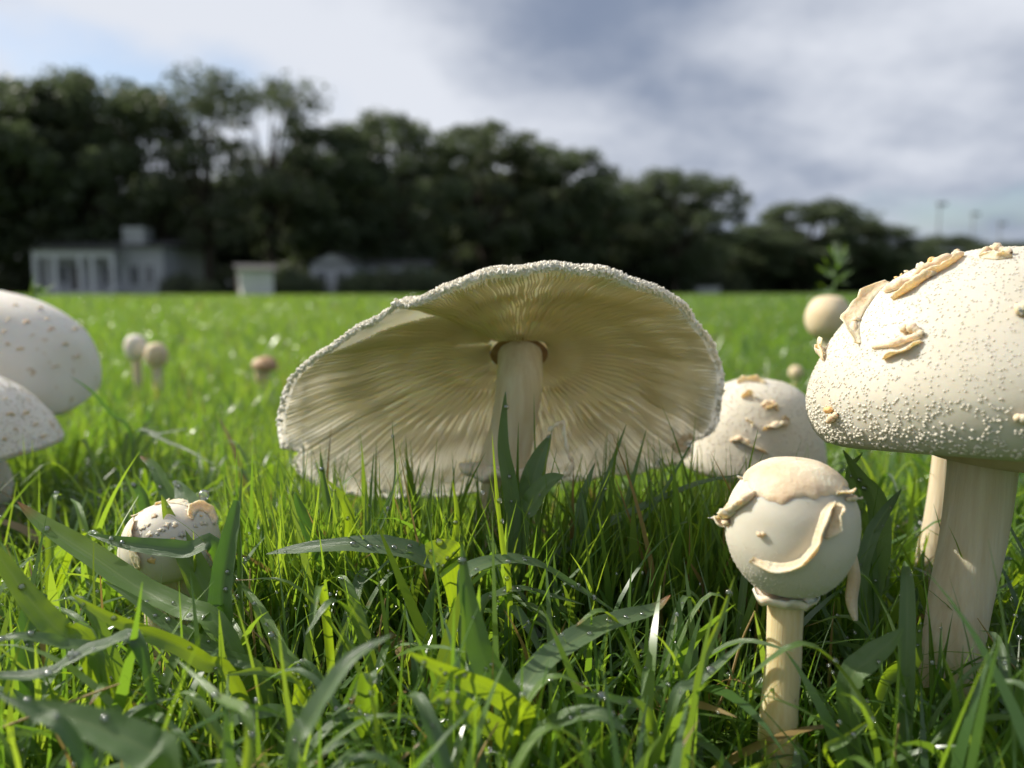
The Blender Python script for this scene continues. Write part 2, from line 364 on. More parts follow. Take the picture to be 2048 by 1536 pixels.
for i, (px, Y, s) in enumerate([(-40, 68, 1.6), (40, 69, 1.5), (375, 66, 1.3), (420, 70, 1.6), (545, 66, 1.5), (590, 67, 1.6), (850, 72, 1.8), (930, 76, 1.9), (1000, 78, 2.0), (1080, 82, 2.0), (1160, 88, 2.2), (1240, 92, 2.2), (1320, 95, 2.3), (1400, 104, 2.3), (1470, 112, 2.6), (1550, 124, 2.8), (1640, 128, 3), (1740, 135, 3), (1830, 150, 3.2), (1920, 160, 3.4), (2010, 165, 3.4), (2100, 165, 3.4), (710, 74, 1.8), (780, 75, 1.7), (330, 74, 1.7), (600, 52, .85), (722, 53, .9), (770, 54, 1.0), (838, 55, 1.1), (415, 50, .5), (575, 51, .9), (365, 52, .8)]):
    p = at(px, 590, Y); o = obj('understorey_bush', BM[i % 2], None); o.location = (p.x, Y, -.05); o.scale = (s, s, s*.95); o.rotation_euler[2] = i*1.9
    tag(o, 'dark bush closing the gap at the foot of the tree row', 'bush', 'bushes at the foot of the trees')

# ------------------------------------------------------------------ buildings and poles
def house(name, label, px0, px1, Y, wall_h, roof_h, mat, windows, door=None, porch=None, chimney=None, depth=7, gable_front=False):
    x0, x1 = at(px0, 590, Y).x, at(px1, 590, Y).x; w = x1-x0; cx = (x0+x1)/2
    e = empty(name, (cx, Y, 0), label, 'shed' if 'shed' in name else 'house')
    def B(n, bs, m, par=e): return boxes(n, [(cx+a, cx+b, Y+c, Y+d, f, g) for a, b, c, d, f, g in bs], m, par)
    B('wall', [(-w/2, w/2, 0, depth, -.1, wall_h)], mat)
    if gable_front:
        V = [(cx-w/2-.3, Y-.3, wall_h), (cx+w/2+.3, Y-.3, wall_h), (cx, Y-.3, wall_h+roof_h), (cx-w/2-.3, Y+depth+.3, wall_h), (cx+w/2+.3, Y+depth+.3, wall_h), (cx, Y+depth+.3, wall_h+roof_h)]
        F = [(0, 2, 5, 3), (1, 4, 5, 2), (0, 3, 4, 1), (3, 5, 4)]
        obj('roof', pymesh('roof', V, F, False), M['roof'], e)
        g = [(cx-w/2, Y-.02, wall_h), (cx+w/2, Y-.02, wall_h), (cx, Y-.02, wall_h+roof_h*.93), (cx-w/2, Y+.1, wall_h), (cx+w/2, Y+.1, wall_h), (cx, Y+.1, wall_h+roof_h*.93)]
        obj('gable', pymesh('gable', g, [(0, 1, 2), (3, 5, 4), (0, 2, 5, 3), (1, 4, 5, 2)], False), mat, e)
    else:
        V = [(cx-w/2-.4, Y-.5, wall_h), (cx+w/2+.4, Y-.5, wall_h), (cx+w/2+.4, Y+depth+.5, wall_h), (cx-w/2-.4, Y+depth+.5, wall_h), (cx-w/2-.4, Y+depth/2, wall_h+roof_h), (cx+w/2+.4, Y+depth/2, wall_h+roof_h)]
        r = obj('roof', pymesh('roof', V, [(0, 1, 5, 4), (2, 3, 4, 5), (0, 4, 3), (1, 2, 5), (0, 3, 2, 1)], False), M['roof'], e)
    for (a, b, f, g) in windows:
        wn = B('window', [(a-.09, a, -.06, .02, f-.09, g+.09), (b, b+.09, -.06, .02, f-.09, g+.09), (a, b, -.06, .02, g, g+.09), (a, b, -.08, .02, f-.09, f), ((a+b)/2-.03, (a+b)/2+.03, -.055, .02, f, g)], M['trim'])
        V, Q = box_vq(cx+a, cx+b, Y-.02, Y+.01, f, g); obj('pane', mesh_np('pane', V, Q, False), M['glass'], wn)
    if door:
        a, b, g = door; d = B('door', [(a, b, -.05, .01, 0, g)], M['door'])
    if porch:
        a, b, dep, hh, cols = porch
        B('porch_beam', [(a, b, -dep, -dep+.25, hh-.45, hh)], M['trim']); B('porch_floor', [(a, b, -dep-.1, -.005, -.1, .22)], M['wall_grey'])
        B('porch_roof', [(a-.15, b+.15, -dep-.2, -.51, hh+.003, hh+.12)], M['roof'])
        for c in cols: B('column', [(c-.14, c+.14, -dep+.0, -dep+.24, .223, hh-.453), (c-.2, c+.2, -dep-.04, -dep+.28, .224, .36)], M['trim'])
    if chimney:
        a, b, g, m = chimney; B('chimney_gable', [(a, b, .8, 2.2, wall_h*.8, g)], m)
    return e
house('porch_house', 'grey house with a columned porch and raised gable under the trees', 88, 330, 54, 3.3, .7, M['wall_grey'],
      [(-3.2, -2.5, .8, 2.0), (.1, 1.1, .7, 2.0), (1.9, 2.5, .7, 2.0), (3.0, 3.5, .7, 2.0)], (-2.1, -1.3, 1.95), (-3.9, 1.6, 1.6, 2.95, (-3.75, -2.4, -.7, .1, 1.45)), (1.1, 2.6, 4.7, M['wall_grey']))
SHED = house('white_shed', 'small white sunlit shed behind a dark trunk', 452, 506, 43, 1.4, .3, M['wall_white'], [(.3, .6, .6, 1.0)], (-.45, .05, 1.15), depth=1.7, gable_front=True); SHED.rotation_euler[2] = math.radians(-62)
house('gabled_house', 'grey house with a pale steep gable at the foot of the trees', 622, 705, 55, 2.2, .75, M['wall_grey'], [(-1.0, -.4, .7, 1.6), (.4, 1.0, .7, 1.6)], gable_front=True, depth=5)
house('long_low_house', 'low pale house half hidden beside the large open mushroom cap', 728, 850, 60, 2.2, .5, M['trim'], [(-1.9, -1.2, .4, 1.7), (-.3, .5, .4, 1.7), (1.1, 1.9, .4, 1.7)], (-1.0, -.5, 1.8), depth=5)
p0, p1 = at(333, 590, 60), at(362, 590, 60)
w_ = empty('garden_wall', (p0.x, 60, 0), 'low pale garden wall beside the grey porch house', 'wall')
boxes('wall', [(p0.x, p1.x, 60, 60.4, -.1, .85)], M['wall_white'], w_); boxes('coping', [(p0.x-.06, p1.x+.06, 59.94, 60.46, .853, .97)], M['trim'], w_)
q0, q1 = at(1388, 590, 95), at(1440, 590, 95)
w_ = empty('garden_wall', (q0.x, 95, 0), 'low white wall far beyond the lawn under the domed tree', 'wall')
boxes('wall', [(q0.x, q1.x, 95, 95.4, -.1, .75)], M['wall_white'], w_); boxes('coping', [(q0.x-.06, q1.x+.06, 94.94, 95.46, .753, .86)], M['trim'], w_)
for px, top in ((1868, 405), (1936, 425), (1990, 445)):
    Y = 175 if px < 1900 else (200 if px < 1960 else 215); b = at(px, 590, Y); zt = at(px, top, Y).z
    e = empty('light_pole', (b.x, Y, 0), {1868: 'tallest thin floodlight pole rising above the far trees', 1936: 'middle one of the three thin floodlight poles', 1990: 'shortest of the three thin floodlight poles'}[px], 'light pole', 'floodlight poles')
    V, Q = tube([(b.x, Y, -.1), (b.x, Y, zt*.5), (b.x, Y, zt)], [.28, .22, .16], 8); obj('pole', mesh_np('pole', V, Q), M['steel'], e)
    boxes('crossarm', [(b.x-1.1, b.x+1.1, Y-.42, Y-.22, zt-.5, zt-.3)], M['steel'], e)
    for k in (-.8, 0, .8): boxes('lamp_head', [(b.x+k-.32, b.x+k+.32, Y-.95, Y-.43, zt-.75, zt-.05)], M['steel'], e)

# ------------------------------------------------------------------ mushroom helpers
def revolve(profile, nseg=96, n=48, loc=(0, 0, 0), tilt=(0, 0), bumps=.0, sx=1, sy=1, seed=0):
    """profile: (r, z) from top to bottom, turned about z, tilted, moved"""
    P = catmull([np.array(p) for p in profile], n); P[:, 0] = np.maximum(P[:, 0], 1e-5)
    a = np.linspace(0, 2*np.pi, nseg, endpoint=False); R = P[:, 0][None]*np.ones((nseg, 1)); Z = P[:, 1][None]*np.ones((nseg, 1)); A = a[:, None]
    X = R*np.cos(A)*sx; Y = R*np.sin(A)*sy; S = max(P[:, 0])
    if bumps:
        w = 1+bumps*wob(X/S, Y/S, Z/S, 2.2, seed)*np.clip(R/(.3*S), 0, 1); X *= w; Y *= w; Z = Z+bumps*S*.5*wob(Y/S, Z/S, X/S, 2.6, seed+3)
    V = np.stack([X, Y, Z], -1).reshape(-1, 3); Mx = Matrix.Rotation(tilt[1], 3, 'Y') @ Matrix.Rotation(tilt[0], 3, 'X')
    V = V @ np.array(Mx).T + np.array(loc); return V, grid_quads(nseg, n, True)[:, ::-1]
def rev_mesh(name, *a, **k): V, Q = revolve(*a, **k); return mesh_np(name, V, Q)
def surface_samples(me, n, rng, weight=None):
    me.calc_loop_triangles(); nv = len(me.vertices); co = np.empty(nv*3, np.float32); me.vertices.foreach_get('co', co); co = co.reshape(-1, 3)
    nt = len(me.loop_triangles); ti = np.empty(nt*3, np.int32); me.loop_triangles.foreach_get('vertices', ti); T = co[ti.reshape(-1, 3)]
    cr = np.cross(T[:, 1]-T[:, 0], T[:, 2]-T[:, 0]); ar = np.linalg.norm(cr, axis=1)
    if weight is not None: ar = ar*weight(T.mean(1), nrm(cr))
    idx = rng.choice(nt, n, p=ar/ar.sum()); u = rng.random((n, 2)); f = u.sum(1) > 1; u[f] = 1-u[f]
    p = T[idx, 0]+u[:, :1]*(T[idx, 1]-T[idx, 0])+u[:, 1:]*(T[idx, 2]-T[idx, 0]); return p, nrm(cr[idx])
def beads(P, Nn, size, rng, height=1.0, jitter=.5, ring=6, sharp=.62):
    n = len(P); t1 = nrm(np.cross(Nn, np.array([.3, .2, .9])+rng.normal(0, .3, (n, 3)))); t2 = np.cross(Nn, t1); Nn = nrm(Nn+rng.normal(0, .25*jitter, (n, 3)))
    a = np.linspace(0, 2*np.pi, ring, endpoint=False); V = []
    s = size[:, None, None]
    for rr, zz in ((1.0, -.35), (.95, .3*height), (sharp, .78*height)):
        off = (np.cos(a)[None, :, None]*t1[:, None]+np.sin(a)[None, :, None]*t2[:, None])*rr*(1+jitter*rng.normal(0, .25, (n, ring, 1)))
        V.append(P[:, None]+s*(off+zz*Nn[:, None]))
    V.append(np.repeat(P[:, None]+s*Nn[:, None]*1.0*height, ring, 1))
    V = np.stack(V, 2)                                   # n, ring, 4, 3
    q = grid_quads(ring, 4, True); Q = (np.arange(n)[:, None, None]*ring*4+q[None]).reshape(-1, 4); return V.reshape(-1, 3), Q
def flap(path, normals, width, lift, thick=.0006, n=20, m=6, curl=1.6, rng=None, flip=1, taper=True):
    """a torn curled scale: one edge sits on the surface, the other rolls away from it"""
    rng = rng or RNG; P = catmull(path, n); Nn = nrm(catmull(normals, n)); T = nrm(np.gradient(P, axis=0)); S = nrm(np.cross(Nn, T))*flip
    u = np.linspace(0, 1, m); V = []
    ph = rng.random()*6
    for i in range(n):
        t = i/(n-1); w = width*((math.sin(math.pi*(.08+.87*t))**.55) if taper else 1)*(1+.12*math.sin(t*13+ph)+.07*math.sin(t*31+ph)); c = curl*(1+.3*math.sin(t*9+ph*2))
        ang = lift+c*u; dx = np.concatenate([[0], np.cumsum(np.cos((ang[1:]+ang[:-1])/2))])/(m-1)*w; dz = np.concatenate([[0], np.cumsum(np.sin((ang[1:]+ang[:-1])/2))])/(m-1)*w
        top = P[i]+S[i]*dx[:, None]+Nn[i]*(dz[:, None]+.0002); nd = -np.sin(ang)[:, None]*S[i]+np.cos(ang)[:, None]*Nn[i]
        V.append(np.concatenate([top+nd*thick*.5, (top-nd*thick*.5)[::-1]]))
    V = np.array(V); k = 2*m; Q = []; V = V+rng.normal(0, thick*.22, V.shape)
    for i in range(n-1):
        for j in range(k): j2 = (j+1) % k; Q.append((i*k+j, i*k+j2, (i+1)*k+j2, (i+1)*k+j))
    for i in (0, n-1):
        for j in range(m-1): Q.append((i*k+j, i*k+j+1, i*k+k-2-j, i*k+k-1-j))
    return V.reshape(-1, 3), np.array(Q)
def roll(path, normals, r, n=18, rng=None, sink=.2):
    """a rolled up sausage like scrap lying on the surface"""
    P = catmull(path, n); Nn = nrm(catmull(normals, n)); t = np.linspace(0, 1, n); ph = (rng or RNG).random()*6
    rad = r*(np.clip(np.sin(np.pi*(.03+.94*t)), 0, 1)**.35)*(1+.18*np.sin(t*15+ph)+.1*np.sin(t*37+ph)); return tube(P+Nn*(rad*(1-sink))[:, None], rad, 9)
def on(bv, px, py):
    """where the surface of a cap lies"""
    d = ray(px, py).normalized(); h = bv.ray_cast(CAMP, d)
    if h[0] is None: h = min((bv.find_nearest(CAMP+d*q) for q in np.linspace(.15, .6, 60)), key=lambda f: f[3])
    n = Vector(h[1])
    if n.dot(d) > 0: n = -n
    return np.array(h[0]), np.array(n)
def on_path(bv, pts):
    a = [on(bv, *p) for p in pts]; return [x[0] for x in a], [x[1] for x in a]
def add_flap(parent, bv, pts, width, lift, mat='scale', flip=1, curl=1.6, thick=.00042, name='scale'):
    p, n = on_path(bv, pts); V, Q = flap(p, n, width, lift, thick, curl=curl, flip=flip); return obj(name, mesh_np(name, V, Q), M[mat], parent)
def add_roll(parent, bv, pts, r, mat='scale', name='scale'):
    p, n = on_path(bv, pts); V, Q = roll(p, n, r); return obj(name, mesh_np(name, V, Q), M[mat], parent)
def add_beads(parent, me, n, s0, s1, mat='wart', weight=None, sizef=None, height=1.0, jitter=.5, seed=1, name='warts', sharp=.62, out=None):
    rng = np.random.default_rng(seed); P, Nn = surface_samples(me, n, rng, weight); sz = rng.uniform(s0, s1, n)
    if out is not None: Nn = np.where(((Nn*out).sum(1).mean() < 0), -Nn, Nn)
    if sizef is not None: sz = sz*sizef(P)
    V, Q = beads(P, Nn, sz, rng, height, jitter, sharp=sharp); o = obj(name, mesh_np(name, V, Q), M[mat], parent); o["kind"] = "stuff"; return o
def loc_of(parent, me):
    """samples of a child's mesh are in the parent's space; give world copies instead"""
    c = me.copy(); c.transform(Matrix.Translation(parent.location)); return c
KEEP_OUT = []      # (x, y, radius, highest grass)

# ------------------------------------------------------------------ the large open mushroom
def central():
    base = at(985, 1060, .372); base.z = 0
    e = empty('open_mushroom', base, 'large open mushroom tipped back to show its cream gills', 'mushroom')
    O = np.array(at(1038, 700, .368)); n = nrm(np.array([0., .64, .768])); e1 = np.array([1., 0, 0]); e2 = np.cross(n, e1)
    if e2[1] > 0: e2 = -e2
    rim = [(1434, 780, .366), (1422, 705, .336), (1375, 635, .308), (1310, 588, .288), (1230, 560, .276), (1140, 546, .270), (1050, 545, .268), (965, 562, .271), (885, 590, .278),
           (805, 622, .286), (715, 668, .299), (630, 726, .318), (580, 775, .338), (566, 835, .362), (572, 895, .384), (610, 950, .402), (705, 985, .42), (800, 992, .432), (900, 985, .440), (1000, 972, .443), (1140, 955, .440), (1260, 945, .430), (1345, 922, .418), (1402, 885, .405), (1430, 838, .386)]
    ph, rho, hc = [], [], []
    for r in rim:
        r = (r[0], r[1], .362+(r[2]-.362)*.74)
        v = np.array(at(*r))-O; a, b, c = v@e1, v@e2, v@n; ph.append(math.atan2(b, a)); rho.append(math.hypot(a, b)); hc.append(c)
    o_ = np.argsort(ph); ph, rho, hc = np.array(ph)[o_], np.array(rho)[o_], np.array(hc)[o_]
    dense = np.linspace(-np.pi, np.pi, 720, endpoint=False)
    def smooth(y, w=17):
        k = np.hanning(w+2)[1:-1]; k /= k.sum(); yy = np.concatenate([y[-w:], y, y[:w]]); return np.convolve(yy, k, 'same')[w:-w]
    RH = smooth(np.interp(dense, ph, rho, period=2*np.pi)); HC = smooth(np.interp(dense, ph, hc, period=2*np.pi))
    RH = RH*(1+.004*np.sin(dense*9+1)+.003*np.sin(dense*17+2.)); HC = HC+.0007*np.sin(dense*11+.4)+.0006*np.sin(dense*23)
    for nx, ny, nY, dp, wd in ((596, 905, .380, .075, .030), (1392, 890, .394, .05, .05), (1300, 935, .41, .03, .04), (800, 620, .305, -.035, .025)):
        v = np.array(at(nx, ny, nY))-O; q = math.atan2(v@e2, v@e1); RH = RH*(1-dp*np.exp(-(((dense-q+np.pi) % (2*np.pi)-np.pi)/wd)**2))
    r0 = .0135
    def R(p): return np.interp(p, dense, RH, period=2*np.pi)
    def H(p): return np.interp(p, dense, HC, period=2*np.pi)
    def ease(t): return .35*t+.65*t**2.1
    def U(p, t, off=0.0):
        r = r0+(R(p)-r0)*t; z = H(p)*ease(t)+off
        return O+e1*(r*np.cos(p))[..., None]+e2*(r*np.sin(p))[..., None]+n*z[..., None]
    # cap: underside flesh, rounded rim, top, as one closed shell
    na, nt = 240, 34; pa = np.linspace(-np.pi, np.pi, na, endpoint=False); tt = np.linspace(0, 1, nt)
    PA, TT = np.meshgrid(pa, tt, indexing='ij'); und = U(PA, TT)
    front = np.clip(np.sin(PA), 0, 1)**.7
    th = .0056*(1-TT**2.4)+.0014+.0028*front**2; tr = TT*(1+.014); topz = th+.0010*wob(PA*3, TT*9, PA*2, 1.4)
    top = U(PA, tr, 0.0)+n*topz[..., None]
    top[:, 0] = (O+n*.0090); under0 = und.copy(); under0[:, 0] = O+n*.004
    mid = und[:, -1]*.65+top[:, -1]*.35+nrm(und[:, -1]-und[:, -4])*.0022
    V = np.concatenate([under0, mid[:, None], top[:, ::-1]], 1); k = V.shape[1]
    me = mesh_np('cap', V, grid_quads(na, k, True)); cap = obj('cap', me, M['central_cap'], e); me.materials.append(M['cap'])
    mi = np.tile((np.arange(k-1) >= nt).astype(np.int32), na); me.polygons.foreach_set('material_index', mi)
    V = np.concatenate([und[:, -1:]*.9+mid[:, None]*.1, mid[:, None], top[:, ::-1]], 1); k = V.shape[1]; cr = mesh_np('crust', V, grid_quads(na, k, True))
    def band(c, nn):
        v = c-O; f = np.hypot(v@e1, v@e2)/R(np.arctan2(v@e2, v@e1)); return .05+np.clip((f-.86)/.06, 0, 1)*(.4+np.clip((.36-c[:, 1])/.05, 0, 1))
    add_beads(e, cr, 8000, .0003, .0008, weight=band, height=1.7, jitter=1.4, seed=5, sharp=.5, out=n*.5+np.array([0, -.3, .4]))
    # dark russet band at the stem top: mostly the hollow's shade put into colour
    a = np.linspace(0, 2*np.pi, 64, endpoint=False); prof = [(.0094, -.0050), (.0112, -.0034), (.0122, -.0032), (.0138, -.0026)]
    V = np.array([[O+e1*r*math.cos(x)+e2*r*math.sin(x)+n*z for r, z in prof] for x in a]); obj('shade_collar', mesh_np('shade_collar', V, grid_quads(64, 4, True)), M['shade_collar'], e)
    # gills
    def phi(px, py, Y): v = np.array(at(px, py, Y))-O; return math.atan2(v@e2, v@e1)
    pA, pB = phi(800, 624, .305), phi(655, 706, .325)
    NG = 330; rng = np.random.default_rng(3); stuff = []; ng = 0
    front = (np.array([.0, 0, 0]), )
    order = []
    for i in range(NG):
        p = -np.pi+2*np.pi*(i+rng.uniform(-.2, .2))/NG
        m = 22; kind = i % 4
        t0 = (.0, .42, .2, .55)[kind]
        t1 = .985
        q = (p-pA)/(pB-pA) if pA < pB else (pA-p)/(pA-pB)
        q = (p-min(pA, pB))/abs(pB-pA)
        if 0 < q < 1: t1 = (.60+.38*q**.8) if pA < pB else (.60+.38*(1-q)**.8)
        if t1 < .98: t0 = .03 if i % 2 else .25
        t = np.linspace(t0, t1, m)
        crink = np.exp(-((t-.13)/.10)**2)*.022*np.sin(t*58+rng.random()*.5+p*9)+np.exp(-((t-.1)/.1)**2)*rng.normal(0, .006)
        P = p+crink+.010*np.sin(t*7+p*5)+.0018*np.sin(t*17+i)
        s = np.clip((t-t0)/(t1-t0), 0, 1); full = (.0023 if kind == 0 else .0019 if kind == 2 else .0016)*(1+.9*np.exp(-(t/.25)**2))*(1+1.3*max(0, math.sin(p))**4)
        dep = full*np.clip(np.sin(np.pi*np.clip(s, .0, 1)**.62), 0, 1)**.62*(1-.35*t)+.0002
        if t1 < .98: dep = .0023*np.clip(s*6, 0, 1)*(1-.35*t)
        thk = np.linspace(.00030, .00022, m)
        A = U(P, t, .0012); B = U(P, t)-n*dep[:, None]-0*A
        side = -e1*np.sin(P)[:, None]+e2*np.cos(P)[:, None]
        sway = side*((.0007*np.sin(t*21+p*8)+rng.normal(0, .0002))*np.clip(t*1.4, .15, 1))[:, None]
        C = (A+B)/2+sway*.5; B = B+sway
        ed = side*.00030; V = np.stack([A, C, B, B-ed-n*.00022, B-n*.0005, B+ed-n*.00022, B+n*.00005], 0)   # a membrane with a thicker free edge
        Q = grid_quads(7, m)
        order.append((p, V.reshape(-1, 3), Q))
    # those facing the lens largest are parts of their own, the ones behind the stem and on the ground side are one part
    key = [(-abs(((p-math.pi/2+np.pi) % (2*np.pi))-np.pi), k) for k, (p, _, _) in enumerate(order)]; key.sort(reverse=True)
    own = set(k for _, k in key[:296])
    for k, (p, V, Q) in enumerate(order):
        if k in own: obj('gill', mesh_np('gill', V, Q), M['gill'], e)
        else: stuff.append((V, Q))
    V, Q = joinVQ(stuff); g = obj('rear_gills', mesh_np('rear_gills', V, Q), M['gill'], e); g['kind'] = 'stuff'
    # stem
    ap = O+n*.004; path = [ap, np.array(at(1040, 722, .362)), np.array(at(1038, 780, .357)), np.array(at(1026, 850, .358)), np.array(at(1010, 925, .361)), np.array(at(990, 990, .366)), np.array(at(980, 1070, .371)), np.array(base)-np.array([0, 0, .006])]
    P = catmull(path, 40); rad = np.interp(np.linspace(0, 1, 40), [0, .1, .25, .45, .58, .62, .66, .8, 1], [.0098, .0105, .0108, .0107, .0122, .0120, .0072, .0078, .0105])
    V, Q = tube(P, rad, 40); obj('stem', mesh_np('stem', V, Q), M['stem'], e)
    # ring: a ragged pale skirt
    c = np.array(at(1008, 938, .361)); a = np.linspace(0, 2*np.pi, 90, endpoint=False); ax = nrm(np.array([.06, .10, 1.])); s1 = nrm(np.cross(ax, np.array([0, 1., .1]))); s2 = np.cross(ax, s1)
    rr = .0185+.0022*np.sin(a*3+.6)+.0012*np.sin(a*8)+.0006*np.sin(a*19); V = []
    for x, r in zip(a, rr):
        d = s1*math.cos(x)+s2*math.sin(x); w = .0012*math.sin(x*5)+.0008*math.sin(x*11)
        V.append([c+d*.0095+ax*.004, c+d*.014+ax*(.0016+w*.5), c+d*r+ax*(.0006+w), c+d*(r+.0004)+ax*(-.0012+w), c+d*(r-.001)+ax*(-.0034+w), c+d*.012+ax*-.0032, c+d*.007+ax*-.003])
    obj('ring', mesh_np('ring', np.array(V), grid_quads(90, 7, True)), M['ring'], e)
    # torn strand of veil hanging at the right of the stem
    strand = [at(1098, 862, .335), at(1112, 850, .334), at(1126, 846, .334), at(1130, 870, .333), at(1136, 905, .332), at(1145, 925, .332), at(1140, 945, .331), at(1128, 952, .332)]
    P2 = catmull([np.array(s) for s in strand], 40); V, Q = tube(P2, .0009*(1+.35*np.sin(np.arange(40)*1.3)+.2*np.sin(np.arange(40)*2.9)), 7)
    tag(obj('veil_strand', mesh_np('veil_strand', V, Q), M['ring']), 'thin pale torn veil strand hooked over a dark leaf beside the stem', 'veil scrap')
    KEEP_OUT.extend([(0, .40, .07, .034), (-.055, .39, .05, .036), (.05, .40, .055, .034)])
    KEEP_OUT.extend([(base.x, base.y, .012, .0)])
    # scraps at the torn right margin
    bv = bvh_of(me)
    for pts, r in (([(1352, 905), (1365, 880), (1385, 872)], .0016), ([(1345, 890), (1362, 900), (1380, 893)], .0015)):
        q = [np.array(at(x, y, .388)) for x, y in pts]; V, Q = tube(catmull(q, 14), r*(1+.3*np.sin(np.arange(14)*1.7)), 8); obj('scale', mesh_np('scale', V, Q), M['scale'], e)
central()

# ------------------------------------------------------------------ big white mushroom on the right
def big_right():
    Y = .27; base = at(1893, 1400, .262); base.z = 0; c = at(2002, 820, Y)
    e = empty('domed_mushroom', base, 'big domed white mushroom with beaded cap margin and curled tan scales', 'mushroom')
    k = Y/FPX*.98
    prof = [(0, 332), (120, 314), (230, 256), (318, 160), (364, 70), (376, 15), (372, -25), (354, -66), (322, -92), (275, -98), (215, -84), (160, -70), (60, -64), (0, -64)]
    prof = [(r*k, z*k) for r, z in prof]
    V, Q = revolve(prof, 128, 64, c, (math.radians(-9), math.radians(4)), .014, seed=2); me = mesh_np('cap', V, Q); bv = bvh_of(me)
    src = me.copy(); obj('cap', me, M['cap'], e)
    low = c.z-.10*0
    def wt(cc, nn): return 1.0+1.2*np.clip((c.z+.012-cc[:, 2])/.03, 0, 1)*(nn[:, 2] > -.9)
    def sf(P): return np.clip(.46+.66*np.clip((c.z+.015-P[:, 2])/.03, 0, 1), .3, 1.2)
    add_beads(e, src, 11500, .00042, .0008, mat='fuzz', weight=lambda a, b: wt(a, b)*(b[:, 2] > -.85), sizef=sf, height=.75, jitter=.4, seed=9, sharp=.75)
    # closed veil under the cap, then the stem
    vc = c+Vector((-.003, -.004, -.0100)); V, Q = revolve([(.026, .004), (.0245, -.0005), (.0225, -.006), (.018, -.0072), (.0, -.0075)], 72, 24, vc, (0, math.radians(3)), .02, seed=4); obj('veil', mesh_np('veil', V, Q), M['veil'], e)
    P = catmull([np.array(at(1966, 905, Y)), np.array(at(1962, 960, .269)), np.array(at(1945, 1080, .268)), np.array(at(1920, 1200, .266)), np.array(at(1902, 1320, .263)), np.array(base)-np.array([0, 0, .006])], 40)
    V, Q = tube(P, np.interp(np.linspace(0, 1, 40), [0, .2, .7, 1], [.0112, .0110, .0100, .0105]), 40); obj('stem', mesh_np('stem', V, Q), M['stem'], e)
    F = lambda pts, w, l, **kw: add_flap(e, bv, pts, w, l, **kw)
    R_ = lambda pts, r, mat='scale': add_roll(e, bv, pts, r, mat)
    F([(1722, 686), (1722, 640), (1745, 600), (1778, 562)], .0060, .5, curl=1.0, flip=1); R_([(1712, 680), (1713, 650), (1722, 640)], .0013)
    F([(1785, 600), (1820, 580), (1850, 560), (1872, 548)], .0045, .25, curl=1.9, flip=-1); R_([(1772, 585), (1800, 576), (1832, 560)], .0016)
    R_([(1822, 560), (1850, 545), (1880, 530), (1915, 512)], .0016); F([(1825, 572), (1860, 552), (1900, 530), (1925, 512)], .0038, .3, curl=1.7, flip=-1)
    R_([(1748, 696), (1790, 690), (1820, 680), (1848, 672)], .0012); R_([(1806, 664), (1825, 660), (1848, 672)], .0015); F([(1768, 716), (1790, 705), (1820, 692), (1845, 682)], .0040, .2, curl=1.6, flip=-1)
    R_([(1962, 512), (1990, 506), (2022, 510)], .0016); F([(1958, 516), (1990, 520), (2025, 516)], .0030, .3, flip=1)
    R_([(2034, 628), (2046, 626), (2060, 632)], .0020); R_([(1660, 842), (1670, 834), (1678, 828)], .0013); R_([(1655, 822), (1661, 818), (1668, 820)], .0010, 'scale_orange')
    R_([(2030, 832), (2045, 836), (2060, 828)], .0014)
    for pts, w in (([(1644, 690), (1650, 700), (1652, 708)], .0055), ([(1640, 700), (1646, 712), (1650, 722)], .0045)): F(pts, w, 1.3, curl=1.8, flip=-1)
    F([(1703, 590), (1708, 598), (1712, 606)], .003, 1.2, curl=2.4, flip=-1)
    for k_ in range(6):
        px = 1785+k_*24; R_([(px, 552-k_*7), (px+9, 545-k_*7), (px+16, 543-k_*6)], .0007+.0003*(k_ % 2), 'scale' if k_ % 3 else 'scale_orange')
    KEEP_OUT.append((base.x, base.y, .0125, 0))
big_right()

# second stem right behind it
def behind_stem():
    b = at(1858, 1200, .335); b.z = 0; e = empty('hidden_mushroom', b, 'mushroom with a lit cream stem, hidden behind the big domed mushroom', 'mushroom')
    P = catmull([np.array(at(1905, 830, .335)), np.array(at(1897, 930, .335)), np.array(at(1882, 1040, .335)), np.array(at(1866, 1120, .335)), np.array(b)-np.array([0, 0, .005])], 30)
    V, Q = tube(P, np.linspace(.0066, .0072, 30), 24); obj('stem', mesh_np('stem', V, Q), M['stem'], e)
    c = Vector(P[0]); V, Q = revolve([(0, .026), (.016, .023), (.026, .012), (.028, .001), (.024, -.004), (.012, -.003), (0, -.003)], 64, 32, c+Vector((.012, 0, 0)), bumps=.03, seed=8); obj('cap', mesh_np('cap', V, Q), M['cap'], e)
    KEEP_OUT.append((b.x, b.y, .008, 0))
behind_stem()

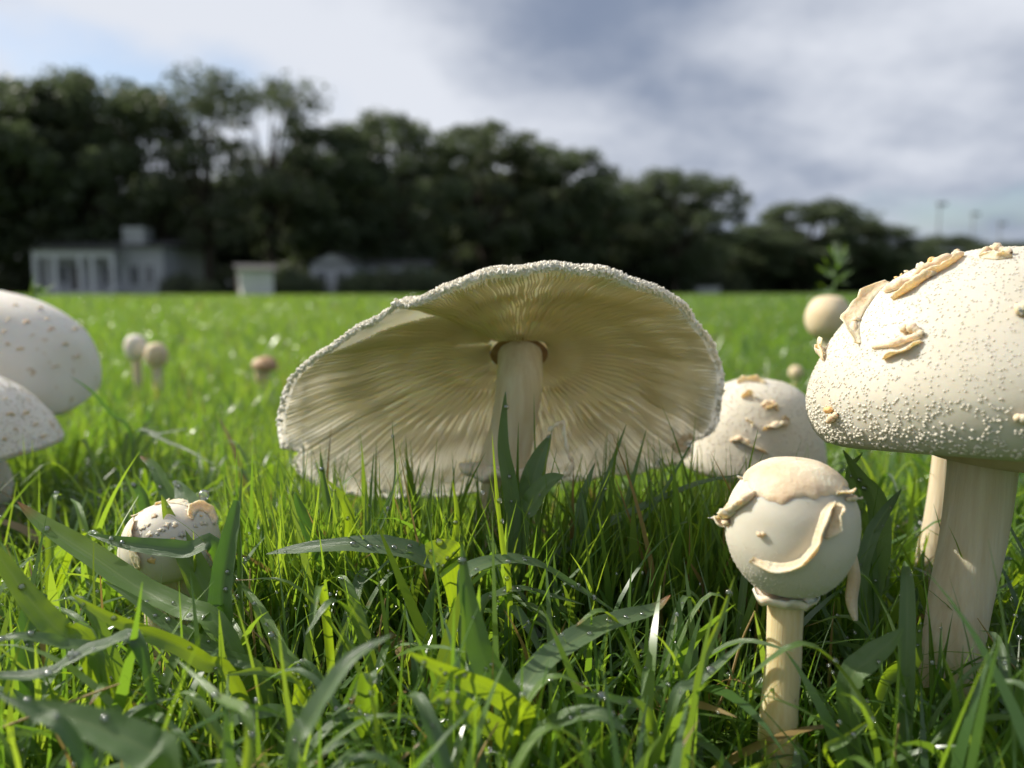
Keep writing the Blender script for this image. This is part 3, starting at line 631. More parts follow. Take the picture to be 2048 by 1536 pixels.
# ------------------------------------------------------------------ round unopened button in front
def button():
    Y = .232; c = at(1583, 1048, Y); k = Y/FPX*.95; base = at(1556, 1560, .226); base.z = 0
    e = empty('button_mushroom', base, 'round unopened button mushroom with a tan skin cap and curled flaps', 'mushroom')
    prof = [(0, 141), (55, 133), (100, 101), (130, 50), (138, 2), (134, -45), (115, -92), (92, -122), (70, -140), (40, -146), (0, -146)]
    prof = [(r*k, z*k) for r, z in prof]; V, Q = revolve(prof, 128, 72, c, (math.radians(-3), math.radians(2)), .012, seed=5); me = mesh_np('cap', V, Q); bv = bvh_of(me); src = me.copy()
    obj('cap', me, M['cap'], e)
    add_beads(e, src, 2600, .00008, .00016, mat='fuzz', weight=lambda a, b: np.clip(-b[:, 2], 0, 1)+.01, height=1.6, jitter=.8, seed=21, name='fuzz')
    # smooth tan skin left on the crown, with a torn edge
    na = 120; a = np.linspace(0, 2*np.pi, na, endpoint=False); lim = 105+7*np.sin(a*2+.3)+3*np.sin(a*5+1)+2*np.sin(a*11)+1.2*np.sin(a*23); rows = []
    for s in (0.02, .15, .3, .45, .6, .75, .88, .96, 1.0):
        row = []
        for x, l in zip(a, lim):
            rr = l*s*k; d = Vector((c.x+rr*math.cos(x)+.0004, c.y+rr*math.sin(x)-.0006, c.z+.1)); h = bv.ray_cast(d, Vector((0, 0, -1))); nn = Vector(h[1]); nn = nn if nn.z > 0 else -nn
            row.append(np.array(h[0]+nn*(.00062 if s < .97 else .00045)))
        rows.append(row)
    row = [np.array(v)-np.array([0, 0, .0010]) for v in rows[-1]]; rows.append(row)
    V = np.array(rows).transpose(1, 0, 2); sk = obj('cap_skin', mesh_np('cap_skin', V, grid_quads(na, len(rows), True)), M['skin_tan'], e); sk['label'] = 'smooth tan skin with a torn edge over the crown'
    F = lambda pts, w, l, **kw: add_flap(e, bv, pts, w, l, **kw)
    R_ = lambda pts, r, mat='scale': add_roll(e, bv, pts, r, mat)
    F([(1470, 970), (1478, 962), (1486, 958)], .0028, 1.2, curl=.8)
    R_([(1450, 1022), (1475, 1012), (1500, 996), (1512, 986)], .0014); F([(1448, 1032), (1468, 1024), (1490, 1008), (1506, 994)], .0034, .8, curl=2.0, flip=-1, mat='scale')
    F([(1452, 1040), (1462, 1034), (1474, 1024)], .0042, 1.2, curl=1.8, flip=-1, mat='skin_tan'); R_([(1432, 1040), (1450, 1046), (1462, 1044)], .0011); F([(1446, 1030), (1447, 1044), (1452, 1054)], .0050, 1.3, curl=1.5, flip=-1)
    # long curled ribbon: crosses the face and runs up the right side
    F([(1508, 1112), (1535, 1122), (1562, 1126), (1590, 1120), (1612, 1104), (1626, 1080), (1634, 1050), (1646, 1020), (1662, 1004)], .0044, .5, curl=1.7, flip=-1, thick=.0005)
    F([(1668, 1006), (1664, 1030), (1656, 1054), (1648, 1076)], .0042, .55, curl=1.3, flip=1, thick=.0005)
    R_([(1514, 1064), (1522, 1069), (1531, 1067)], .0007, 'skin_tan')
    R_([(1690, 1000), (1702, 998), (1714, 996)], .0008); F([(1668, 986), (1690, 982), (1710, 978)], .0034, .7, curl=1.0, flip=-1); F([(1706, 985), (1712, 990), (1716, 998)], .0030, 1.3, curl=.8)
    # hanging loose flap
    fl = catmull([np.array(at(1700, 1085, .236)), np.array(at(1708, 1150, .237)), np.array(at(1703, 1200, .237)), np.array(at(1710, 1240, .236))], 20); w = .0021*np.sin(np.pi*np.linspace(.12, .93, 20))**.7
    sx = np.array([1., .2, 0]); nn = np.array([-.2, 1., 0])*.0004; V = np.stack([fl-sx*w[:, None]-nn, fl-nn*2.2, fl+sx*w[:, None]-nn, fl+sx*w[:, None]+nn, fl+nn*.6, fl-sx*w[:, None]+nn], 0); obj('hanging_flap', mesh_np('hanging_flap', V, grid_quads(6, 20, True)), M['scale'], e)
    # ring under the cap
    rc = at(1573, 1186, Y); V = []; na = 100
    for x in np.linspace(0, 2*np.pi, na, endpoint=False):
        d = np.array([math.cos(x), math.sin(x), 0]); w = .0005*math.sin(3*x+1)+.00025*math.sin(7*x)+.0001*math.sin(17*x); r = .0093+.0007*math.sin(2*x+.5)+.0003*math.sin(9*x); z = np.array([0, 0, 1.]); o_ = np.array(rc)
        V.append([o_+d*.0080+z*.0014, o_+d*.0098+z*(.0008+w), o_+d*r+z*(.0012+w), o_+d*(r+.0006)+z*(.0004+w), o_+d*(r-.0004)+z*(-.0016+w*2), o_+d*.0078+z*-.0022, o_+d*.004+z*-.002])
    obj('ring', mesh_np('ring', np.array(V), grid_quads(na, 7, True)), M['ring'], e)
    P = catmull([np.array(at(1574, 1185, Y)), np.array(at(1571, 1215, Y)), np.array(at(1566, 1330, .231)), np.array(at(1556, 1450, .228)), np.array(base)-np.array([0, 0, .006])], 40)
    V, Q = tube(P, np.interp(np.linspace(0, 1, 40), [0, .1, .3, .6, 1], [.0060, .0056, .0054, .0056, .0064])*(1+.012*np.sin(np.arange(40)*.7)), 32); obj('stem', mesh_np('stem', V, Q), M['stem_yellow'], e)
    KEEP_OUT.append((base.x, base.y, .007, 0)); KEEP_OUT.append((c.x, c.y, .016, .07)); q = at(1550, 1536, .205); KEEP_OUT.append((q.x, .20, .022, .022)); KEEP_OUT.append((q.x-.002, .17, .026, .026))
button()

# ------------------------------------------------------------------ the other mushrooms
def plain_mushroom(name, label, prof_px, c_px, Y, base_px, stem_r, capm, stemm, bumps=.02, tilt=(0, 0), group=None, seed=1, warts=0, ws=.0006, spots=None, keep=None, ring=False):
    c = at(*c_px, Y); k = Y/FPX; base = at(*base_px, Y); base.z = 0; e = empty(name, base, label, 'mushroom', group)
    V, Q = revolve([(r*k, z*k) for r, z in prof_px], 88, 48, c, tilt, bumps, seed=seed); me = mesh_np('cap', V, Q); bv = bvh_of(me); src = me.copy(); obj('cap', me, M[capm], e)
    lowz = min(z for r, z in prof_px)*k
    P = catmull([np.array(c)+np.array([0, 0, lowz*.6]), (np.array(c)+np.array(base))/2+np.array([0, 0, lowz*.4]), np.array(base)-np.array([0, 0, .005])], 20); V, Q = tube(P, np.linspace(stem_r, stem_r*1.12, 20), 24); obj('stem', mesh_np('stem', V, Q), M[stemm], e)
    if warts: add_beads(e, src, warts, ws*.6, ws*1.2, mat='fuzz', weight=lambda a, b: 1.0*(b[:, 2] > -.5), height=1.0, jitter=.8, seed=seed)
    KEEP_OUT.append((base.x, base.y, stem_r*1.1, 0))
    if keep: KEEP_OUT.append((c.x, c.y, *keep))
    return e, bv
e, bv = plain_mushroom('bell_mushroom', 'white bell shaped mushroom tucked against the right rim of the open one', [(0, 92), (45, 90), (88, 68), (118, 20), (134, -35), (140, -75), (132, -95), (110, -102), (60, -98), (0, -96)], (1512, 850), .425, (1470, 1040), .011, 'cap', 'veil', .03, (0, math.radians(3)), warts=2600, ws=.0004, seed=6, keep=(.042, .042))
for pts, w, fl in (([(1470, 880), (1500, 885), (1535, 905)], .0035, -1), ([(1525, 862), (1552, 856), (1580, 846)], .0045, 1), ([(1528, 818), (1545, 810), (1558, 822)], .005, -1), ([(1485, 798), (1497, 792), (1510, 800)], .004, 1), ([(1475, 768), (1500, 764), (1530, 768)], .004, 1), ([(1490, 840), (1500, 846), (1504, 855)], .003, 1), ([(1560, 838), (1568, 832), (1578, 840)], .003, -1)): add_flap(e, bv, pts, w, .5, flip=fl)
for pts, r in (([(1462, 882), (1480, 878), (1500, 886)], .0016), ([(1532, 858), (1555, 850), (1575, 848)], .0018), ([(1522, 812), (1540, 808), (1556, 815)], .0016)): add_roll(e, bv, pts, r)
# left cluster
e, bv = plain_mushroom('flat_cap_mushroom', 'larger shaded white cap with tan spots, upper one of the pair at the lawn side', [(0, 140), (90, 134), (170, 110), (228, 62), (258, 0), (266, -44), (258, -66), (215, -74), (120, -64), (0, -60)], (-100, 716), .53, (-90, 1020), .012, 'cap_cool', 'stem', .055, (math.radians(5), math.radians(7)), seed=3, keep=(.085, .05))
for px, py in ((18, 640), (52, 646), (66, 672), (15, 690), (103, 660), (155, 714), (96, 640), (30, 612), (80, 618), (40, 700), (130, 690), (60, 740), (110, 735), (8, 665), (148, 660)): add_roll(e, bv, [(px-3-px % 7, py+px % 5), (px, py-3), (px+3+py % 8, py-3+py % 7)], .0004+.00009*(px*7 % 6), 'scale_orange' if px == 103 else 'scale')
e, bv = plain_mushroom('flat_cap_mushroom', 'smaller shaded white cap with tan spots, tucked under the larger one', [(0, 85), (70, 75), (130, 40), (170, -10), (188, -50), (190, -62), (176, -70), (100, -58), (0, -52)], (-100, 826), .425, (-98, 1080), .013, 'cap_cool', 'stem', .03, (math.radians(2), math.radians(2)), seed=4, keep=(.06, .036), warts=2500, ws=.0005)
for px, py in ((12, 800), (50, 828), (30, 860), (70, 850), (20, 830), (85, 875), (8, 880)): add_roll(e, bv, [(px-3-px % 7, py+px % 4), (px, py-3), (px+3+py % 8, py-3+py % 7)], .0004+.00009*(px*5 % 6), 'scale')
plain_mushroom('egg_mushroom', 'pale mushroom base rising from the grass beside the shaded pair', [(0, 70), (30, 62), (52, 30), (58, -10), (45, -45), (0, -50)], (-40, 968), .45, (-40, 1060), .012, 'cap_cool', 'stem', .03, seed=12, keep=(.02, .03))
# half buried scaly one
e, bv = plain_mushroom('scaly_mushroom', 'small scaly white mushroom half buried in the grass', [(0, 72), (40, 68), (76, 44), (97, 5), (100, -30), (88, -62), (55, -75), (0, -75)], (338, 1078), .285, (338, 1250), .009, 'cap', 'stem', .03, (0, math.radians(-6)), seed=7, keep=(.021, .048))
rg = np.random.default_rng(8)
for k_ in range(34):
    px, py = (rg.uniform(262, 420), rg.uniform(1010, 1125)) if k_ > 5 else [(320, 1060), (308, 1032), (390, 1052), (402, 1032), (412, 1048), (296, 1050)][k_]
    p, nn = on(bv, px, py); V, Q = beads(np.array([p]), np.array([nn]), np.array([rg.uniform(3.0, 7.0)*.285/FPX]), rg, rg.uniform(.12, .3), 1.5, 11, .8); obj('scale', mesh_np('scale', V, Q), M[('scale', 'skin_tan', 'scale', 'scale_orange')[k_ % 4]], e)
for pts, w in (([(262, 1045), (256, 1080), (262, 1115), (275, 1140)], .006), ([(275, 1030), (300, 1012), (335, 1005)], .0045), ([(385, 1040), (398, 1022), (415, 1030), (425, 1048)], .005), ([(335, 1006), (355, 1008), (375, 1014)], .003)): add_flap(e, bv, pts, w, .1, curl=.5, flip=1)
# far small ones
plain_mushroom('young_mushroom', 'paler of the two young mushrooms standing together far out on the lawn', [(0, 26), (14, 22), (21, 8), (21, -8), (14, -22), (0, -25)], (272, 695), 1.08, (278, 790), .006, 'cap_cool', 'stem', .03, seed=2, keep=(.016, .04))
plain_mushroom('young_mushroom', 'tanner of the two young mushrooms standing together far out on the lawn', [(0, 25), (14, 21), (21, 7), (21, -9), (14, -21), (0, -24)], (313, 710), 1.06, (318, 800), .006, 'tan_cap', 'stem', .03, seed=3, keep=(.016, .04))
e, bv = plain_mushroom('withered_mushroom', 'withered brown topped mushroom alone out on the lawn', [(0, 22), (13, 20), (19, 8), (15, -8), (13, -25), (0, -28)], (524, 738), 1.08, (526, 800), .007, 'tan_cap', 'stem', .05, seed=5, keep=(.016, .03))
V, Q = revolve([(0, .017), (.009, .016), (.016, .010), (.018, .004), (.014, .006), (0, .010)], 40, 20, at(530, 738, 1.08), (.2, .25), .1, seed=6); obj('cap_crust', mesh_np('cap_crust', V, Q), M['brown_cap'], e)
plain_mushroom('tall_mushroom', 'tall tan round capped mushroom just beyond the big domed one', [(0, 42), (25, 37), (41, 15), (44, -8), (38, -28), (22, -42), (0, -45)], (1657, 633), .82, (1672, 860), .008, 'tan_cap', 'stem', .02, seed=8, keep=(.02, .08))
plain_mushroom('tiny_button', 'tiny tan button in the grass beyond the bell shaped mushroom', [(0, 14), (9, 11), (14, 2), (12, -9), (0, -14)], (1592, 745), 1.1, (1592, 800), .005, 'tan_cap', 'stem', .03, seed=9, keep=(.012, .03))

# ------------------------------------------------------------------ grass
def blade_field(n, xf, hmean, hsd, wmean, seg, rng, a0=.28, bend=.9, curl_p=.25, keep=True, lo=.02):
    X, Yv = xf(n, rng); h = np.clip(rng.normal(hmean, hsd, n), lo, hmean*1.75)
    for (kx, ky, kr, kh) in (KEEP_OUT if keep else []):
        d = np.hypot(X-kx, Yv-ky); inside = d < kr; h = np.where(inside, np.minimum(h, kh), h)
    ok = h > .006; X, Yv, h = X[ok], Yv[ok], h[ok]; n = len(X)
    az = rng.random(n)*2*np.pi; lean0 = np.abs(rng.normal(0, a0, n)); bnd = rng.normal(bend*.6, bend*.6, n)+(rng.random(n) < curl_p)*rng.uniform(.5, 1.6, n)
    t = np.linspace(0, 1, seg+1); ang = lean0[:, None]+bnd[:, None]*t[None]**1.4
    ds = h[:, None]/seg*np.ones(seg)[None]; am = (ang[:, 1:]+ang[:, :-1])/2
    hx = np.concatenate([np.zeros((n, 1)), np.cumsum(np.sin(am)*ds, 1)], 1); hz = np.concatenate([np.zeros((n, 1)), np.cumsum(np.cos(am)*ds, 1)], 1)
    C = np.stack([X[:, None]+hx*np.cos(az)[:, None], Yv[:, None]+hx*np.sin(az)[:, None], np.maximum(hz, .001+.1*hz)-.002], -1)
    w = np.clip(rng.lognormal(math.log(wmean), .35, n), wmean*.4, wmean*3); wp = np.clip((1-t**2.2), .03, 1)*np.clip(.6+t*2, 0, 1)
    sa = az+np.pi/2+rng.normal(0, .7, n); S = np.stack([np.cos(sa), np.sin(sa), rng.normal(0, .25, n)], -1)
    off = S[:, None]*(w[:, None]*wp[None]*.5)[..., None]
    V = np.stack([C-off, C+off], 1); q = grid_quads(2, seg+1); Q = (np.arange(n)[:, None, None]*2*(seg+1)+q[None]).reshape(-1, 4)
    rnd = np.repeat(np.clip(rng.beta(2, 2.2, n)+.22*wob(X, Yv, X*0, 1.6/np.maximum(Yv*.5, .4)), 0, .96)+(rng.random(n) < .045)*.6, 2*(seg+1)); tv = np.tile(t, 2*n)
    return V.reshape(-1, 3), Q, np.clip(rnd, 0, 1), tv, C
def wedge(y0, y1, pw, margin=.25, slope=.78):
    def f(n, rng):
        u = rng.random(n); e_ = 1-pw
        Y = (y0**(e_+1)+u*(y1**(e_+1)-y0**(e_+1)))**(1/(e_+1)) if abs(e_+1) > 1e-6 else y0*(y1/y0)**u
        return rng.uniform(-1, 1, n)*(slope*Y+margin), Y
    return f
DEWP = []
def grass_layer(name, label, layers, seed):
    rng = np.random.default_rng(seed); VV, QQ, RR, TT, n = [], [], [], [], 0
    for (cnt, xf, hm, hs, wm, seg, a0, bend, curl) in layers:
        V, Q, r, t, C = blade_field(cnt, xf, hm, hs, wm, seg, rng, a0, bend, curl)
        VV.append(V); QQ.append(Q+n); n += len(V); RR.append(r); TT.append(t); DEWP.append(C)
    me = mesh_np(name, np.concatenate(VV), np.concatenate(QQ), True, {'rnd': np.concatenate(RR), 't': np.concatenate(TT)})
    tag(obj(name, me, M['grass']), label, 'grass', kind='stuff')
grass_layer('lawn_grass', 'fine wet green lawn grass around the mushrooms',
   [(9500, wedge(.14, .62, .2, .12), .034, .010, .0013, 6, .4, .8, .25),
    (3200, wedge(.18, .60, .3, .12), .052, .012, .0016, 7, .3, .6, .2),
    (3500, wedge(.13, .50, .3, .12), .048, .012, .0023, 7, .55, 1.0, .4),
    (2600, wedge(.15, .50, .4, .10), .060, .016, .0038, 9, .9, .9, .5),
    (1500, lambda n, r: (r.uniform(-.12, .13, n), r.uniform(.28, .362, n)), .068, .011, .0019, 7, .20, .45, .12),
    (420, lambda n, r: (r.uniform(-.10, .11, n), r.uniform(.285, .35, n)), .080, .010, .0024, 8, .22, .4, .1)], 31)
grass_layer('open_lawn', 'open green lawn stretching away behind the mushrooms',
   [(34000, wedge(.60, 1.6, .6, .2), .040, .011, .0017, 5, .35, .8, .2),
    (52000, wedge(1.6, 6, 1.0, .4), .042, .013, .0034, 4, .4, .8, .2),
    (48000, wedge(6, 45, 1.0, 1.0), .050, .017, .016, 3, .4, .7, .1)], 32)

# ------------------------------------------------------------------ broad leaves
LEAVES = []
def ribbon_leaf(pts, wpx, face=(0, -.6, .8), fold=.35, tone=.4, dry=0, roll_=0.0, n=30, base_w=.6, parent=None, root=None, name='leaf', peak=.4):
    """pts base->tip in (px, py, distance); a folded, tapering blade with its own thickness of curve"""
    P = [np.array(at(*p)) for p in pts]; wid = wpx*np.mean([p[2] for p in pts])/FPX
    if root is not None: P = [np.array(root)] + P
    P = catmull(P, n); P[:, 2] = np.maximum(P[:, 2], .001); T = nrm(np.gradient(P, axis=0)); F = nrm(nrm(np.array(face, float))+(np.array([.35, -.1, -.1]) if tone > .5 else np.array([-.38, 0, .22]))); S = nrm(np.cross(T, F)); Nn = nrm(np.cross(S, T))
    t = np.linspace(0, 1, n); rr = roll_*t; S2 = S*np.cos(rr)[:, None]+Nn*np.sin(rr)[:, None]; N2 = -S*np.sin(rr)[:, None]+Nn*np.cos(rr)[:, None]
    w = wid*.5*np.where(t < peak, base_w+(1-base_w)*np.sin(np.pi/2*t/peak), np.clip(np.cos(np.pi/2*(t-peak)/(1-peak)), 0, 1)**.72); w = np.maximum(w, wid*.015)
    cols = np.linspace(-1, 1, 9); V = []
    ph = (P[0][0]*977+P[-1][2]*1313) % 6
    for u in cols:
        edge = (.055*np.sin(t*23+ph+u*2)+.04*np.sin(t*51+ph*2))*w*abs(u)
        V.append(P+S2*(w*u*math.cos(fold*.7))[:, None]+N2*(w*(abs(u)**1.25)*math.sin(fold)+edge)[:, None])
    V = np.array(V).reshape(-1, 3); Q = grid_quads(9, n)
    me = mesh_np(name, V, Q, True, {'rnd': np.full(len(V), tone), 't': np.tile(t, 9), 'u': np.repeat(cols, n), 'dry': np.full(len(V), dry)})
    o = obj(name, me, M['leaf'], parent); LEAVES.append((P, N2, S2, w, o, parent)); return o
def plant(label, root, leaves, group=None, name='broad_grass'):
    r = at(*root); r.z = 0; e = empty(name, r, label, 'grass plant', group)
    for L_ in leaves:
        kw = dict(L_[2]) if len(L_) > 2 else {}
        ribbon_leaf(L_[0], L_[1], parent=e, root=None if kw.pop('noroot', 0) else r, **kw)
    return e
plant('broad leaved grass clump with an upright grey blade and a red tipped leaf', (1045, 1500, .205), [
  ([(1035, 1440, .206), (1000, 1372, .208), (966, 1316, .209), (947, 1245, .210), (932, 1170, .211), (923, 1085, .212)], 62, dict(face=(.25, -1, .25), tone=.12, fold=.25, peak=.3)),
  ([(1040, 1420, .206), (1071, 1345, .212), (1127, 1296, .220), (1184, 1262, .227), (1247, 1237, .234), (1307, 1219, .240), (1341, 1190, .243)], 58, dict(face=(-.2, -.75, .65), tone=.1, dry=1, fold=.3)),
  ([(1030, 1440, .205), (989, 1384, .200), (940, 1361, .196), (880, 1335, .192), (815, 1303, .188)], 46, dict(face=(.1, -.9, -.1), tone=.95, fold=.3)),
  ([(1040, 1470, .20), (1050, 1430, .19), (1044, 1390, .185)], 52, dict(face=(.1, -1, .1), tone=1.0)),
  ([(1015, 1490, .202), (960, 1440, .196), (900, 1400, .190), (860, 1405, .185)], 50, dict(face=(0, -.7, .7), tone=.8)),
  ([(1080, 1480, .205), (1130, 1440, .20), (1200, 1430, .196), (1260, 1470, .193)], 48, dict(face=(0, -.4, .9), tone=.2)),
])
plant('arching pale leaf beaded with dew in front of the open mushroom', (935, 1300, .245), [
  ([(930, 1185, .245), (942, 1142, .246), (985, 1125, .250), (1030, 1121, .255), (1082, 1133, .260), (1127, 1159, .264), (1176, 1189, .267), (1240, 1230, .270)], 46, dict(face=(0, -.45, .9), tone=.05, fold=.25, peak=.3)),
  ([(960, 1230, .25), (1000, 1190, .255), (1050, 1180, .26), (1110, 1195, .265), (1170, 1210, .268)], 30, dict(face=(0, -.3, .95), tone=.1)),
])
plant('dark flat leaf strewn with dew beads, with a small yellow green leaf at its base', (940, 1260, .275), [
  ([(905, 1158, .272), (850, 1115, .270), (780, 1094, .268), (700, 1090, .267), (600, 1098, .266), (532, 1108, .265)], 56, dict(face=(0, -.55, .85), tone=.0, fold=.2, peak=.35)),
  ([(898, 1150, .256), (893, 1124, .254), (874, 1106, .253), (850, 1088, .252)], 84, dict(face=(.7, -.7, .1), tone=1.0, fold=.35, base_w=.35, peak=.55)),
])
plant('long thin dark blade bowing past the front of the bell shaped mushroom', (1095, 1240, .30), [([(1109, 1135, .302), (1165, 1078, .305), (1221, 1046, .308), (1296, 1010, .312), (1397, 967, .316), (1490, 948, .32)], 24, dict(face=(0, -.6, .8), tone=.05))])
plant('upright dark leaves standing against the stem of the open mushroom', (1030, 1180, .30), [
  ([(1028, 1060, .300), (1020, 970, .300), (1007, 890, .301), (1011, 783, .302)], 33, dict(face=(.3, -1, .1), tone=.25, peak=.45)),
  ([(1040, 1050, .305), (1062, 970, .307), (1078, 920, .309), (1102, 868, .311)], 48, dict(face=(.3, -1, .3), tone=.15, peak=.5)),
  ([(1045, 1060, .300), (1065, 1010, .298), (1095, 968, .296), (1128, 950, .295)], 52, dict(face=(-.3, -1, .5), tone=.35, peak=.5)),
])
plant('single bright sunlit blade rising in front of the ring', (1022, 1300, .255), [([(1018, 1190, .256), (1004, 1090, .256), (993, 990, .257), (984, 868, .258)], 15, dict(face=(.5, -1, 0), tone=.95, peak=.3)), ([(1020, 1230, .255), (1060, 1260, .25), (1090, 1330, .245)], 22, dict(tone=.1))])
plant('spreading clump of long leaves beside the scaly half buried mushroom', (545, 1420, .225), [
  ([(450, 1270, .235), (360, 1215, .243), (281, 1178, .250), (187, 1114, .258), (131, 1078, .262), (75, 1040, .266), (36, 1004, .270)], 52, dict(face=(.35, -.7, .6), tone=.72, dry=1, fold=.45, peak=.5)),
  ([(460, 1350, .222), (412, 1324, .221), (356, 1290, .220), (281, 1260, .220), (210, 1230, .219), (140, 1188, .218)], 38, dict(face=(.2, -.9, .1), tone=1.0, peak=.45)),
  ([(525, 1354, .228), (450, 1312, .231), (375, 1271, .234), (319, 1237, .237), (270, 1200, .240), (205, 1160, .243)], 30, dict(face=(.2, -.8, .5), tone=.55)),
  ([(470, 1310, .24), (430, 1240, .255), (405, 1175, .264), (375, 1110, .270), (345, 1054, .275), (323, 990, .280)], 62, dict(face=(.3, -.9, .3), tone=.85, fold=.45, peak=.4)),
  ([(600, 1370, .225), (560, 1300, .23), (520, 1220, .24), (470, 1150, .25)], 30, dict(face=(.3, -.8, .3), tone=.9)),
  ([(620, 1390, .22), (540, 1345, .215), (450, 1350, .21)], 24, dict(tone=.85)),
])
plant('dark blade lying across the face of the scaly half buried mushroom', (470, 1240, .268), [([(440, 1110, .262), (375, 1102, .260), (300, 1094, .259), (244, 1085, .259), (176, 1068, .260)], 40, dict(face=(0, -.8, .5), tone=.05))])
plant('dark drooping leaf hanging point down with a broken top', (500, 1330, .245), [([(476, 1001, .247), (466, 1060, .246), (450, 1150, .245), (446, 1210, .244), (450, 1265, .243), (446, 1318, .242)], 58, dict(face=(.2, -1, .3), tone=.0, noroot=1, base_w=.3, peak=.55, fold=.4)), ([(485, 1230, .247), (482, 1120, .247), (476, 1003, .2475)], 20, dict(tone=.1, dry=1))])
plant('broad sunlit leaf slanting down from the lawn side', (250, 1420, .215), [([(176, 1300, .217), (131, 1271, .218), (94, 1237, .219), (49, 1185, .221), (0, 1115, .224), (-50, 1050, .226)], 54, dict(face=(.35, -.8, .4), tone=.9, fold=.5)), ([(200, 1330, .214), (120, 1290, .21), (40, 1275, .206), (-40, 1290, .203)], 40, dict(face=(0, -.4, .9), tone=.3))])
plant('grey green leaf lying flat with a row of large drops', (330, 1380, .205), [([(285, 1300, .205), (206, 1294, .204), (150, 1316, .202), (94, 1348, .199), (0, 1352, .196), (-80, 1330, .194)], 42, dict(face=(0, -.4, .9), tone=.0, fold=.3))])
plant('pale wide leaf standing on edge behind the slanting sunlit leaf', (70, 1400, .235), [([(52, 1320, .236), (58, 1270, .237), (46, 1212, .238)], 62, dict(face=(.3, -1, .3), tone=.0, base_w=.9))])
plant('pale blurred blade leaning across the front of the lawn', (560, 1600, .168), [([(590, 1515, .168), (619, 1447, .169), (656, 1384, .171), (705, 1318, .174), (785, 1268, .178)], 58, dict(face=(-.3, -.8, .6), tone=.05, base_w=.9))])
plant('broad dark blurred leaf lying low at the very front', (380, 1620, .155), [([(337, 1545, .156), (300, 1504, .157), (225, 1466, .159), (131, 1432, .161), (40, 1400, .163)], 88, dict(face=(.1, -.6, .8), tone=.3)), ([(160, 1500, .155), (75, 1429, .158), (-10, 1385, .16)], 34, dict(tone=.0)), ([(500, 1480, .165), (430, 1390, .18), (349, 1316, .195)], 22, dict(tone=.95))])
plant('tall paired leaves, one pale and one dark, just behind the round button', (1735, 1330, .27), [
  ([(1722, 1180, .272), (1741, 1080, .274), (1767, 1030, .276), (1803, 978, .278)], 30, dict(face=(-.3, -1, .4), tone=.05, peak=.5)),
  ([(1740, 1200, .285), (1758, 1085, .288), (1750, 1000, .291), (1720, 957, .294), (1686, 900, .297)], 46, dict(face=(.2, -1, .2), tone=.3)),
  ([(1735, 1230, .278), (1738, 1150, .279), (1748, 1080, .280)], 42, dict(face=(.2, -1, .2), tone=.15)),
  ([(1750, 1130, .29), (1700, 960, .30), (1725, 905, .302)], 22, dict(tone=.3))])
plant('broad blurred leaf and bright blade between the button and the thick stem', (1720, 1460, .215), [
  ([(1700, 1375, .214), (1740, 1320, .213), (1775, 1290, .212), (1808, 1256, .211)], 56, dict(face=(-.2, -.7, .7), tone=.3)),
  ([(1760, 1370, .235), (1820, 1330, .238), (1832, 1285, .239), (1840, 1232, .240)], 40, dict(face=(.2, -1, .2), tone=.6)),
  ([(1650, 1510, .20), (1690, 1478, .199), (1750, 1434, .198)], 22, dict(tone=.85)),
  ([(1860, 1440, .235), (1878, 1350, .235), (1883, 1245, .236)], 14, dict(tone=.1))])
plant('long pale blade reaching towards the stem of the round button', (1320, 1520, .205), [([(1348, 1405, .206), (1390, 1368, .208), (1433, 1333, .210), (1492, 1280, .214)], 26, dict(face=(0, -.6, .8), tone=.05)), ([(1380, 1440, .2), (1400, 1340, .205), (1440, 1240, .21), (1470, 1150, .216)], 18, dict(tone=.9)), ([(1300, 1440, .205), (1230, 1400, .2), (1150, 1390, .196)], 26, dict(tone=.5))])
plant('pointed dark leaf cluster in the shade before the open mushroom', (690, 1240, .30), [
  ([(672, 1100, .30), (655, 1010, .302), (640, 905, .305)], 22, dict(face=(.3, -1, .1), tone=.3)), ([(700, 1090, .295), (690, 1010, .294), (655, 960, .293)], 26, dict(tone=.9)),
  ([(650, 1120, .29), (610, 1040, .288), (590, 985, .287)], 40, dict(face=(.3, -1, .2), tone=.0)), ([(720, 1110, .29), (760, 1060, .288), (790, 960, .287), (784, 838, .287)], 9, dict(tone=.2)),
  ([(880, 1130, .29), (912, 1050, .29), (905, 960, .29)], 17, dict(tone=.9)), ([(735, 1100, .30), (742, 1000, .30), (748, 902, .30)], 12, dict(tone=.2))])
plant('narrow dark blades crossing the rim shadow beside the bell shaped mushroom', (1180, 1220, .31), [
  ([(1180, 1080, .31), (1205, 985, .312), (1253, 848, .315)], 20, dict(tone=.1)), ([(1230, 1090, .312), (1260, 985, .313), (1293, 858, .314)], 15, dict(tone=.2)), ([(1260, 1090, .31), (1330, 980, .31), (1392, 870, .312)], 11, dict(tone=.1)),
  ([(1170, 1100, .30), (1165, 1010, .30), (1190, 925, .302)], 30, dict(tone=.05)), ([(1330, 1110, .31), (1305, 1000, .31), (1288, 905, .31)], 10, dict(tone=.3))])
plant('brown edged strap leaf bent over beyond the scaly mushroom', (360, 1120, .33), [([(355, 1040, .335), (330, 975, .34), (310, 935, .345), (280, 912, .35)], 30, dict(tone=.35, dry=1, face=(.2, -.9, .4))), ([(300, 1040, .33), (285, 990, .33), (262, 963, .33)], 26, dict(tone=.0, face=(.2, -.9, .4))), ([(420, 1080, .31), (380, 1010, .32), (350, 960, .33)], 60, dict(tone=.0, face=(0, -.9, .5)))])
